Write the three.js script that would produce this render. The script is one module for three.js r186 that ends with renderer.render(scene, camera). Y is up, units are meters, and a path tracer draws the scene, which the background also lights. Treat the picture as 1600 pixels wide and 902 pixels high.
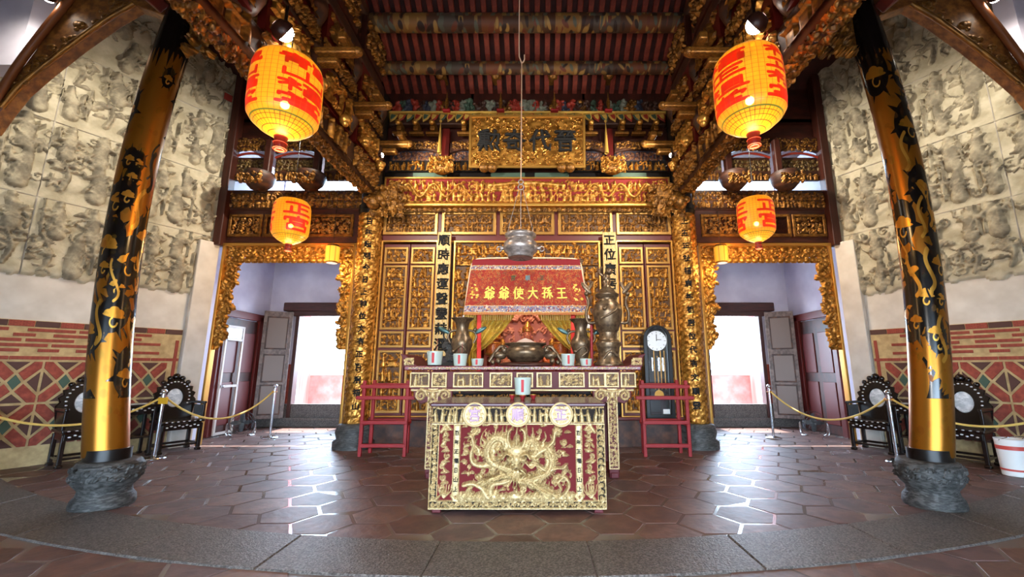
import * as THREE from 'three';
import { mergeGeometries } from 'three/addons/utils/BufferGeometryUtils.js';
import { RoundedBoxGeometry } from 'three/addons/geometries/RoundedBoxGeometry.js';
import { RectAreaLightUniformsLib } from 'three/addons/lights/RectAreaLightUniformsLib.js';

// ---------------------------------------------------------------- camera, sky, sun, exposure
const scene = new THREE.Scene();
const F = 659, PITCH = THREE.MathUtils.degToRad(10.7), EYE = 1.4, EYEX = 0.185;
const camera = new THREE.PerspectiveCamera(2 * Math.atan(451 / F) * 180 / Math.PI, 1600 / 902, 0.05, 200);
camera.position.set(EYEX, EYE, 0);
camera.rotation.set(PITCH, 0, 0);
camera.setViewOffset(1600, 902, -38, 0, 1600, 902);
const renderer = new THREE.WebGLRenderer();
renderer.toneMapping = THREE.LinearToneMapping;
renderer.toneMappingExposure = 1.0;
renderer.shadowMap.enabled = true;
scene.background = new THREE.Color().setRGB(0.58, 0.78, 1.0);
scene.backgroundIntensity = 30;
RectAreaLightUniformsLib.init();
const sun = new THREE.DirectionalLight(new THREE.Color().setRGB(1, 0.95, 0.86), 22);
sun.position.set(0, 46, -30);
sun.target.position.set(0, 0, -9);
Object.assign(sun.shadow.camera, { left: -16, right: 16, top: 16, bottom: -16, near: 1, far: 80 });
sun.shadow.mapSize.set(2048, 2048);
sun.name = 'sun';
scene.add(sun, sun.target);

// ---------------------------------------------------------------- helpers
function rng(seed) { let a = seed >>> 0; return () => { a = (a + 0x6D2B79F5) | 0; let t = Math.imul(a ^ (a >>> 15), 1 | a); t = (t + Math.imul(t ^ (t >>> 7), 61 | t)) ^ t; return ((t ^ (t >>> 14)) >>> 0) / 4294967296; }; }
// where the ray through a photo pixel meets the upright plane at depth d, or the ground
function onPlane(px, py, d) { const e = Math.atan((451 - py) / F) + PITCH, dy = d * Math.tan(e), dep = d * Math.cos(PITCH) + dy * Math.sin(PITCH); return [EYEX + (px - 838) * dep / F, EYE + dy]; }
const used = new Map();
function numbered(name) { const n = used.get(name) ?? 0; used.set(name, n + 1); return n ? `${name}_${String(n).padStart(3, '0')}` : name; }
function tag(o, label, category, group, kind) { o.userData.label = label; if (category) o.userData.category = category; if (group) o.userData.group = group; if (kind) o.userData.kind = kind; return o; }
function thing(name, label, category, pos = [0, 0, 0], turn = 0, group) { const o = new THREE.Group(); o.name = numbered(name); o.position.set(...pos); o.rotation.y = turn; scene.add(o); return tag(o, label, category, group); }
function structure(name, label, category) { const o = new THREE.Group(); o.name = name; scene.add(o); return tag(o, label, category, null, 'structure'); }
function part(parent, name, geo, mat, pos, rot, label) { const m = new THREE.Mesh(geo, mat); m.name = name; if (pos) m.position.set(...pos); if (rot) m.rotation.set(...rot); parent.add(m); if (label) m.userData.label = label; return m; }
function copy(src, label, pos, turn) { const c = src.clone(); c.name = numbered(src.name.replace(/_\d{3}$/, '')); c.userData = { ...src.userData }; if (label) c.userData.label = label; if (pos) c.position.set(...pos); if (turn !== undefined) c.rotation.y = turn; scene.add(c); return c; }
const box = (w, h, d, x = 0, y = 0, z = 0) => new THREE.BoxGeometry(w, h, d).translate(x, y, z);
const rbox = (w, h, d, r = 0.01, x = 0, y = 0, z = 0) => new RoundedBoxGeometry(w, h, d, 2, Math.min(r, w / 2.1, h / 2.1, d / 2.1)).translate(x, y, z);
const cyl = (r0, r1, h, x = 0, y = 0, z = 0, n = 20) => new THREE.CylinderGeometry(r0, r1, h, n).translate(x, y, z);
const ball = (r, x = 0, y = 0, z = 0, n = 14) => new THREE.SphereGeometry(r, n, Math.max(8, n * 0.7 | 0)).translate(x, y, z);
const lathe = (pts, n = 32) => new THREE.LatheGeometry(pts.map(([r, y]) => new THREE.Vector2(Math.max(r, 0.0005), y)), n);
const vec = (p) => new THREE.Vector3(p[0], p[1], p[2] ?? 0);
const tube = (pts, r, n = 24, k = 7) => new THREE.TubeGeometry(new THREE.CatmullRomCurve3(pts.map(vec)), n, r, k);
const bar = (a, b, r, k = 8) => { const A = vec(a), B = vec(b), g = new THREE.CylinderGeometry(r, r, A.distanceTo(B), k); g.applyQuaternion(new THREE.Quaternion().setFromUnitVectors(new THREE.Vector3(0, 1, 0), B.clone().sub(A).normalize())); const m = A.add(B).multiplyScalar(0.5); return g.translate(m.x, m.y, m.z); };
function merge(list) { return mergeGeometries(list.map((g) => { const k = g.index ? g.toNonIndexed() : g; for (const n of Object.keys(k.attributes)) if (!['position', 'normal', 'uv'].includes(n)) k.deleteAttribute(n); return k; })); }
function extrude(pts, depth, bevel = 0.006, holes = []) { const s = new THREE.Shape(pts.map(([x, y]) => new THREE.Vector2(x, y))); for (const h of holes) s.holes.push(new THREE.Path(h.map(([x, y]) => new THREE.Vector2(x, y)))); return new THREE.ExtrudeGeometry(s, { depth, bevelEnabled: bevel > 0, bevelSize: bevel, bevelThickness: bevel, bevelSegments: 1, curveSegments: 6, steps: 1 }); }
// texture coordinates in metres, taken from each corner's own place on the object
function metres(g) { const k = g.index ? g.toNonIndexed() : g, p = k.attributes.position, n = k.attributes.normal, uv = new Float32Array(p.count * 2); for (let i = 0; i < p.count; i++) { const ax = Math.abs(n.getX(i)), ay = Math.abs(n.getY(i)), az = Math.abs(n.getZ(i)); const [u, v] = ay >= ax && ay >= az ? [p.getX(i), p.getZ(i)] : ax >= az ? [p.getZ(i), p.getY(i)] : [p.getX(i), p.getY(i)]; uv[i * 2] = u; uv[i * 2 + 1] = v; } k.setAttribute('uv', new THREE.BufferAttribute(uv, 2)); return k; }

// ---------------------------------------------------------------- computed textures
function noiseField(n, cells, seed) { const r = rng(seed), g = Float32Array.from({ length: cells * cells }, r), out = new Float32Array(n * n); for (let y = 0; y < n; y++) for (let x = 0; x < n; x++) { const fx = x / n * cells, fy = y / n * cells, x0 = fx | 0, y0 = fy | 0, u = fx - x0, v = fy - y0, a = u * u * (3 - 2 * u), b = v * v * (3 - 2 * v), q = (i, j) => g[((y0 + j) % cells) * cells + (x0 + i) % cells]; out[y * n + x] = (q(0, 0) * (1 - a) + q(1, 0) * a) * (1 - b) + (q(0, 1) * (1 - a) + q(1, 1) * a) * b; } return out; }
function fbm(n, cells, seed, oct = 4) { const out = new Float32Array(n * n); let w = 0; for (let o = 0, a = 1; o < oct; o++, a *= 0.55) { const f = noiseField(n, Math.min(cells << o, n), seed + o * 17); for (let i = 0; i < out.length; i++) out[i] += f[i] * a; w += a; } for (let i = 0; i < out.length; i++) out[i] /= w; return out; }
function tex(n, fn, size = 1, srgb = true) { const d = new Uint8Array(n * n * 4); for (let i = 0; i < n * n; i++) { const [r, g, b] = fn(i, i % n, (i / n) | 0); d[i * 4] = Math.max(0, Math.min(255, r)); d[i * 4 + 1] = Math.max(0, Math.min(255, g)); d[i * 4 + 2] = Math.max(0, Math.min(255, b)); d[i * 4 + 3] = 255; } const t = new THREE.DataTexture(d, n, n); t.wrapS = t.wrapT = THREE.RepeatWrapping; t.magFilter = THREE.LinearFilter; t.minFilter = THREE.LinearFilter; t.repeat.set(1 / size, 1 / size); if (srgb) t.colorSpace = THREE.SRGBColorSpace; t.needsUpdate = true; return t; }
function mottled(hexA, hexB, cells, size, seed, contrast = 1.6, n = 256, oct = 4) { const a = new THREE.Color(hexA), b = new THREE.Color(hexB), f = fbm(n, cells, seed, oct), ca = a.getHex(), cb = b.getHex(), ch = (c, s) => (c >> s) & 255; return tex(n, (i) => { const t = Math.max(0, Math.min(1, 0.5 + (f[i] - 0.5) * contrast * 1.6)); return [16, 8, 0].map((s) => ch(ca, s) * (1 - t) + ch(cb, s) * t); }, size); }
function bumpTex(cells, size, seed, n = 256, oct = 4) { const f = fbm(n, cells, seed, oct); return tex(n, (i) => [f[i] * 255, f[i] * 255, f[i] * 255], size, false); }
function canvas(w, h, draw) { const c = document.createElement('canvas'); c.width = w; c.height = h; draw(c.getContext('2d'), w, h); const t = new THREE.CanvasTexture(c); t.colorSpace = THREE.SRGBColorSpace; t.magFilter = THREE.LinearFilter; return t; }

// ---------------------------------------------------------------- materials
const std = (o) => new THREE.MeshStandardMaterial(o), phy = (o) => new THREE.MeshPhysicalMaterial(o);
const lin = (r, g, b) => new THREE.Color().setRGB(r, g, b);
const goldMap = mottled('#7f5218', '#dba04a', 10, 0.5, 5, 1.5), agedMap = mottled('#62401a', '#a8742f', 10, 0.5, 6, 1.5), woodMap = mottled('#2c120b', '#4a1e12', 8, 0.6, 9, 1.2);
const M = {
  gold: std({ map: goldMap, metalness: 0.65, roughness: 0.36 }),
  goldTrim: std({ color: '#cc9848', metalness: 0.7, roughness: 0.3 }),
  agedGold: std({ map: agedMap, metalness: 0.55, roughness: 0.42 }),
  paleGold: std({ map: mottled('#a38a5c', '#d6bf8f', 30, 0.3, 12, 1.4), metalness: 0.3, roughness: 0.42 }),
  panelGround: std({ map: mottled('#3a230e', '#5e3d19', 9, 0.4, 7, 1.4), metalness: 0.3, roughness: 0.5 }),
  panelFrame: std({ color: '#b08443', metalness: 0.6, roughness: 0.36 }),
  paleStone: std({ map: mottled('#a49b83', '#c4bba4', 7, 1.2, 47, 1.4), roughness: 0.88, bumpMap: bumpTex(24, 0.6, 48), bumpScale: 0.003 }),
  redLacquer: std({ color: '#581009', roughness: 0.45 }),
  redGround: std({ color: '#6d0f0a', roughness: 0.85 }),
  maroon: std({ color: '#55101a', roughness: 0.6 }),
  brightRed: std({ color: '#8a0f16', roughness: 0.55 }),
  darkWood: std({ map: woodMap, roughness: 0.5 }),
  browner: std({ map: mottled('#2a140c', '#55301a', 7, 0.7, 19, 1.3), roughness: 0.55 }),
  black: std({ color: '#100d0c', roughness: 0.3 }),
  blackGround: std({ color: '#160d09', roughness: 0.9 }),
  rosewood: std({ color: '#170f0d', roughness: 0.22 }),
  pearl: std({ color: '#d5d8e0', roughness: 0.18, metalness: 0.1 }),
  marble: std({ map: mottled('#aab0b6', '#e4e6e8', 5, 0.4, 27, 1.4), roughness: 0.25 }),
  bronze: std({ map: mottled('#4a3b2e', '#7d6950', 8, 0.3, 31, 1.3), metalness: 0.6, roughness: 0.36 }),
  pewter: std({ map: mottled('#7f7977', '#bdb6b3', 7, 0.3, 33, 1.3), metalness: 0.55, roughness: 0.34 }),
  chrome: std({ color: '#cfd2d6', metalness: 0.95, roughness: 0.14 }),
  celadon: std({ color: '#aebdb6', roughness: 0.22 }),
  redPaint: std({ color: '#b03a4c', roughness: 0.4 }),
  ash: std({ color: '#cbb6ac', roughness: 0.95 }),
  plaster: std({ map: mottled('#c2b9ad', '#d9d2c8', 6, 1.6, 41, 1.1), roughness: 0.9 }),
  palePlaster: std({ map: mottled('#b4b0c4', '#cdcad8', 5, 2.2, 43, 1.0), roughness: 0.9 }),
  stoneRelief: std({ map: mottled('#7d7564', '#aea48c', 9, 1.0, 45, 1.7), roughness: 0.85, bumpMap: bumpTex(24, 0.6, 46), bumpScale: 0.004 }),
  granite: std({ map: mottled('#3c3836', '#6e6864', 60, 0.6, 51, 1.9, 256, 3), roughness: 0.5, bumpMap: bumpTex(50, 0.5, 52, 256, 3), bumpScale: 0.004 }),
  darkStone: std({ map: mottled('#262625', '#504f4d', 20, 0.5, 53, 1.7), roughness: 0.6, bumpMap: bumpTex(24, 0.4, 54), bumpScale: 0.006 }),
  grout: std({ color: '#6b625e', roughness: 0.19 }),
  roof: std({ map: mottled('#2a0d0c', '#451713', 8, 1, 57, 1.2), roughness: 0.8 }),
  rafter: std({ map: mottled('#6b261a', '#8b3a26', 10, 0.5, 58, 1.2), roughness: 0.6 }),
  rope: std({ color: '#cfae5a', roughness: 0.6 }),
  white: std({ color: '#e2e0dc', roughness: 0.5 }),
  dial: std({ color: '#e9ecef', roughness: 0.25, metalness: 0.2 }),
  cream: std({ map: mottled('#a2875c', '#c4a877', 8, 0.7, 61, 1.2), roughness: 0.7 }),
  brickRed: std({ map: mottled('#7d3022', '#a24a36', 8, 0.5, 62, 1.3), roughness: 0.7 }),
  tileDark: std({ color: '#4b2a22', roughness: 0.6 }),
  inkBlack: std({ color: '#080707', roughness: 0.75 }),
  lilac: std({ color: '#b79ab5', roughness: 0.4 }),
  outRed: std({ map: mottled('#b0483c', '#c9655a', 6, 1.2, 65, 1.1), roughness: 0.8 }),
  outWhite: std({ color: '#dcd6d2', roughness: 0.8 }),
  glass: phy({ color: '#ffffff', transmission: 1, roughness: 0.03, thickness: 0 }),
  teal: std({ color: '#3c5344', roughness: 0.55 }), ochre: std({ color: '#c09a45', roughness: 0.55 }), vermilion: std({ color: '#8f2c1c', roughness: 0.55 }), navy: std({ color: '#2c3040', roughness: 0.6 }),
};
const tileMats = ['#553a34|#6e4e45', '#4c3430|#644740', '#5c423b|#75574c', '#524040|#69514f'].map((s, i) => std({ map: mottled(...s.split('|'), 8, 0.8, 71 + i, 1.4), roughness: 0.5, bumpMap: bumpTex(10, 0.7, 75 + i), bumpScale: 0.004 }));
// ---------------------------------------------------------------- carving: strokes, domes and petals raised on a grid, then meshed
class Carving {
  constructor(w, h, cell) { this.w = w; this.h = h; this.nx = Math.max(2, Math.round(w / cell)) + 1; this.ny = Math.max(2, Math.round(h / cell)) + 1; this.cx = w / (this.nx - 1); this.cy = h / (this.ny - 1); this.a = new Float32Array(this.nx * this.ny).fill(-0.01); }
  raise(x0, y0, x1, y1, fn) { const i0 = Math.max(0, Math.floor(x0 / this.cx)), i1 = Math.min(this.nx - 1, Math.ceil(x1 / this.cx)), j0 = Math.max(0, Math.floor(y0 / this.cy)), j1 = Math.min(this.ny - 1, Math.ceil(y1 / this.cy)); for (let j = j0; j <= j1; j++) for (let i = i0; i <= i1; i++) { const v = fn(i * this.cx, j * this.cy), k = j * this.nx + i; if (v > this.a[k]) this.a[k] = v; } }
  seg(x0, y0, x1, y1, r0, r1, h) { const r = Math.max(r0, r1), dx = x1 - x0, dy = y1 - y0, l = dx * dx + dy * dy || 1e-9; this.raise(Math.min(x0, x1) - r, Math.min(y0, y1) - r, Math.max(x0, x1) + r, Math.max(y0, y1) + r, (x, y) => { const t = Math.max(0, Math.min(1, ((x - x0) * dx + (y - y0) * dy) / l)), q = r0 + (r1 - r0) * t, d = Math.hypot(x - x0 - t * dx, y - y0 - t * dy) / q; return d < 1 ? h * Math.sqrt(1 - d * d) : -1; }); }
  path(pts, r0, r1, h, smooth = true) { let p = pts; if (smooth && pts.length > 2) p = new THREE.CatmullRomCurve3(pts.map((q) => new THREE.Vector3(q[0], q[1], 0))).getPoints(pts.length * 5).map((v) => [v.x, v.y]); const n = p.length - 1; for (let i = 0; i < n; i++) this.seg(...p[i], ...p[i + 1], r0 + (r1 - r0) * i / n, r0 + (r1 - r0) * (i + 1) / n, h); return this; }
  dome(x, y, rx, ry, h, turn = 0) { const c = Math.cos(turn), s = Math.sin(turn), r = Math.max(rx, ry); this.raise(x - r, y - r, x + r, y + r, (a, b) => { const u = ((a - x) * c + (b - y) * s) / rx, v = (-(a - x) * s + (b - y) * c) / ry, d = u * u + v * v; return d < 1 ? h * Math.sqrt(1 - d) : -1; }); return this; }
  ring(x, y, r, t, h) { this.raise(x - r - t, y - r - t, x + r + t, y + r + t, (a, b) => { const d = Math.abs(Math.hypot(a - x, b - y) - r) / t; return d < 1 ? h * Math.sqrt(1 - d * d) : -1; }); return this; }
  plate(x0, y0, x1, y1, h) { this.raise(x0, y0, x1, y1, (x, y) => (x >= x0 && x <= x1 && y >= y0 && y <= y1 ? h : -1)); return this; }
  curl(x, y, r, turns, start, dir, t, h) { const p = []; const n = Math.ceil(turns * 9); for (let i = 0; i <= n; i++) { const k = i / n, a = start + dir * k * turns * Math.PI * 2, q = r * (1 - 0.85 * k); p.push([x + Math.cos(a) * q, y + Math.sin(a) * q]); } return this.path(p, t, t * 0.7, h, false); }
  flower(x, y, r, n, h, a0 = 0) { for (let i = 0; i < n; i++) { const a = a0 + i / n * Math.PI * 2; this.dome(x + Math.cos(a) * r * 0.6, y + Math.sin(a) * r * 0.6, r * 0.42, r * 0.26, h * 0.85, a); } return this.dome(x, y, r * 0.26, r * 0.26, h * 1.15); }
  leaf(x, y, a, l, w, h) { return this.dome(x + Math.cos(a) * l / 2, y + Math.sin(a) * l / 2, l / 2, w, h, a); }
  cloud(x, y, s, h) { this.dome(x - s * 0.5, y, s * 0.42, s * 0.3, h).dome(x + s * 0.5, y, s * 0.42, s * 0.3, h).dome(x, y + s * 0.18, s * 0.5, s * 0.42, h * 1.15); return this.path([[x - s, y - s * 0.2], [x, y - s * 0.3], [x + s * 1.1, y - s * 0.1]], s * 0.14, s * 0.05, h * 0.8); }
  figure(x, y, s, R, h) { const lean = (R() - 0.5) * 0.25 * s, arm = R() < 0.5 ? 1 : -1; this.path([[x, y], [x + lean * 0.4, y + s * 0.45], [x + lean, y + s * 0.72]], s * 0.2, s * 0.13, h).dome(x + lean, y + s * 0.86, s * 0.1, s * 0.12, h * 1.15).dome(x + lean, y + s * 0.98, s * 0.08, s * 0.06, h).path([[x + lean, y + s * 0.66], [x + lean + arm * s * 0.24, y + s * 0.5], [x + lean + arm * s * 0.32, y + s * (0.45 + R() * 0.4)]], s * 0.075, s * 0.05, h * 1.1); if (R() < 0.4) this.path([[x + arm * s * 0.33, y], [x + arm * s * 0.38, y + s * 1.15]], s * 0.03, s * 0.03, h, false); return this; }
  foliage(R, s, h, x0 = 0, y0 = 0, x1 = this.w, y1 = this.h) { const nx = Math.max(1, Math.round((x1 - x0) / s)), ny = Math.max(1, Math.round((y1 - y0) / s)); for (let j = 0; j < ny; j++) for (let i = 0; i < nx; i++) { const x = x0 + (i + 0.5 + (R() - 0.5) * 0.5) * (x1 - x0) / nx, y = y0 + (j + 0.5 + (R() - 0.5) * 0.5) * (y1 - y0) / ny, k = R(), a = R() * 6.28; if (k < 0.28) this.flower(x, y, s * 0.42, 5 + (R() * 3 | 0), h, a); else if (k < 0.62) { this.curl(x, y, s * 0.4, 1.3, a, R() < 0.5 ? 1 : -1, s * 0.085, h * 0.9); this.leaf(x, y, a + 2, s * 0.55, s * 0.12, h * 0.8); } else for (let q = 0; q < 4; q++) this.leaf(x + (R() - 0.5) * s * 0.4, y + (R() - 0.5) * s * 0.4, a + q * 1.5 + R() * 0.5, s * 0.5, s * 0.13, h * (0.7 + R() * 0.4)); } return this; }
  scene(R, s, h, x0 = 0, y0 = 0, x1 = this.w, y1 = this.h) { const rows = Math.max(1, Math.round((y1 - y0) / s)), rh = (y1 - y0) / rows; for (let j = 0; j < rows; j++) { for (let x = x0 + rh * 0.3; x < x1 - rh * 0.2; x += rh * (0.42 + R() * 0.24)) { const k = R(), y = y0 + j * rh; if (k < 0.62) this.figure(x, y + rh * 0.05, rh * (0.7 + R() * 0.15), R, h); else if (k < 0.8) { this.path([[x, y], [x + (R() - 0.5) * rh * 0.3, y + rh * 0.5], [x, y + rh * 0.8]], rh * 0.06, rh * 0.04, h * 0.8); for (let q = 0; q < 5; q++) this.cloud(x + (R() - 0.5) * rh * 0.6, y + rh * (0.6 + R() * 0.3), rh * 0.11, h); } else { this.plate(x - rh * 0.2, y, x + rh * 0.2, y + rh * 0.42, h * 0.5); this.path([[x - rh * 0.3, y + rh * 0.5], [x, y + rh * 0.44], [x + rh * 0.3, y + rh * 0.5]], rh * 0.06, rh * 0.06, h); this.dome(x, y + rh * 0.62, rh * 0.14, rh * 0.1, h); } } this.path([[x0, y0 + j * rh + rh * 0.02], [x1, y0 + j * rh + rh * 0.02]], rh * 0.045, rh * 0.045, h * 0.6, false); } return this; }
  mesh(keep = -0.005, bend) { const { nx, ny, cx, cy, a } = this, P = [], N = [], U = [], I = []; for (let j = 0; j < ny; j++) for (let i = 0; i < nx; i++) { const k = j * nx + i, l = a[j * nx + Math.max(0, i - 1)], r = a[j * nx + Math.min(nx - 1, i + 1)], d = a[Math.max(0, j - 1) * nx + i], u = a[Math.min(ny - 1, j + 1) * nx + i]; P.push(i * cx - this.w / 2, j * cy - this.h / 2, a[k]); const v = new THREE.Vector3((l - r) / (2 * cx), (d - u) / (2 * cy), 1).normalize(); N.push(v.x, v.y, v.z); U.push(i * cx, j * cy); }
    for (let j = 0; j < ny - 1; j++) for (let i = 0; i < nx - 1; i++) { const k = j * nx + i; if (Math.max(a[k], a[k + 1], a[k + nx], a[k + nx + 1]) > keep) I.push(k, k + 1, k + nx + 1, k, k + nx + 1, k + nx); }
    const map = new Map(), p = [], n = [], u = [], idx = I.map((k) => { if (!map.has(k)) { map.set(k, p.length / 3); p.push(P[k * 3], P[k * 3 + 1], P[k * 3 + 2]); n.push(N[k * 3], N[k * 3 + 1], N[k * 3 + 2]); u.push(U[k * 2], U[k * 2 + 1]); } return map.get(k); });
    const g = new THREE.BufferGeometry(); g.setAttribute('position', new THREE.Float32BufferAttribute(p, 3)); g.setAttribute('normal', new THREE.Float32BufferAttribute(n, 3)); g.setAttribute('uv', new THREE.Float32BufferAttribute(u, 2)); g.setIndex(idx); return g; }
}
const cache = new Map();
function cached(key, make) { if (!cache.has(key)) cache.set(key, make()); return cache.get(key); }
// carved filling of a given size, in one of a few variants
function carved(style, w, h, s, depth, seed, cell = 0.014) { return cached([style, w.toFixed(2), h.toFixed(2), s, depth, seed, cell].join(), () => { const c = new Carving(w, h, cell), R = rng(seed * 7919 + 13); if (style === 'scene') c.scene(R, s, depth); else if (style === 'scroll') { const n = Math.round(w / h), q = w / n; for (let i = 0; i < n; i++) { const x = (i + 0.5) * q, d = i % 2 ? 1 : -1; c.curl(x, h / 2, h * 0.4, 1.5, i, d, h * 0.07, depth); c.leaf(x + q * 0.3, h * 0.25, 1, h * 0.5, h * 0.12, depth); c.leaf(x - q * 0.3, h * 0.75, -2, h * 0.5, h * 0.12, depth); } } else if (style === 'mixed') { c.scene(R, s * 1.6, depth); c.foliage(R, s, depth * 0.7); } else { c.foliage(R, s, depth); c.foliage(R, s * 0.8, depth * 0.6); } return c.mesh(); }); }
// four mitred mouldings round a w x h field
function frameGeo(w, h, t, d) { return cached(['frame', w.toFixed(3), h.toFixed(3), t, d].join(), () => extrude([[-w / 2, -h / 2], [w / 2, -h / 2], [w / 2, h / 2], [-w / 2, h / 2]], d, t * 0.18, [[[-w / 2 + t, -h / 2 + t], [-w / 2 + t, h / 2 - t], [w / 2 - t, h / 2 - t], [w / 2 - t, -h / 2 + t]]])); }
// a framed carved panel: ground board, moulding and carving
function panel(parent, name, w, h, style, s, seed, { depth = 0.045, ground = M.panelGround, gold = M.gold, frame = M.panelFrame, t = 0.03, pos = [0, 0, 0], cell = 0.014, label } = {}) {
  const p = part(parent, name, cached('board' + w.toFixed(3) + h.toFixed(3), () => box(w, h, 0.02, 0, 0, -0.01)), ground, pos, null, label);
  part(p, 'moulding', frameGeo(w, h, t, 0.03), frame);
  part(p, 'carving', carved(style, w - 2 * t, h - 2 * t, s, depth, seed, cell), gold, [0, 0, 0.001]);
  return p;
}

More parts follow.
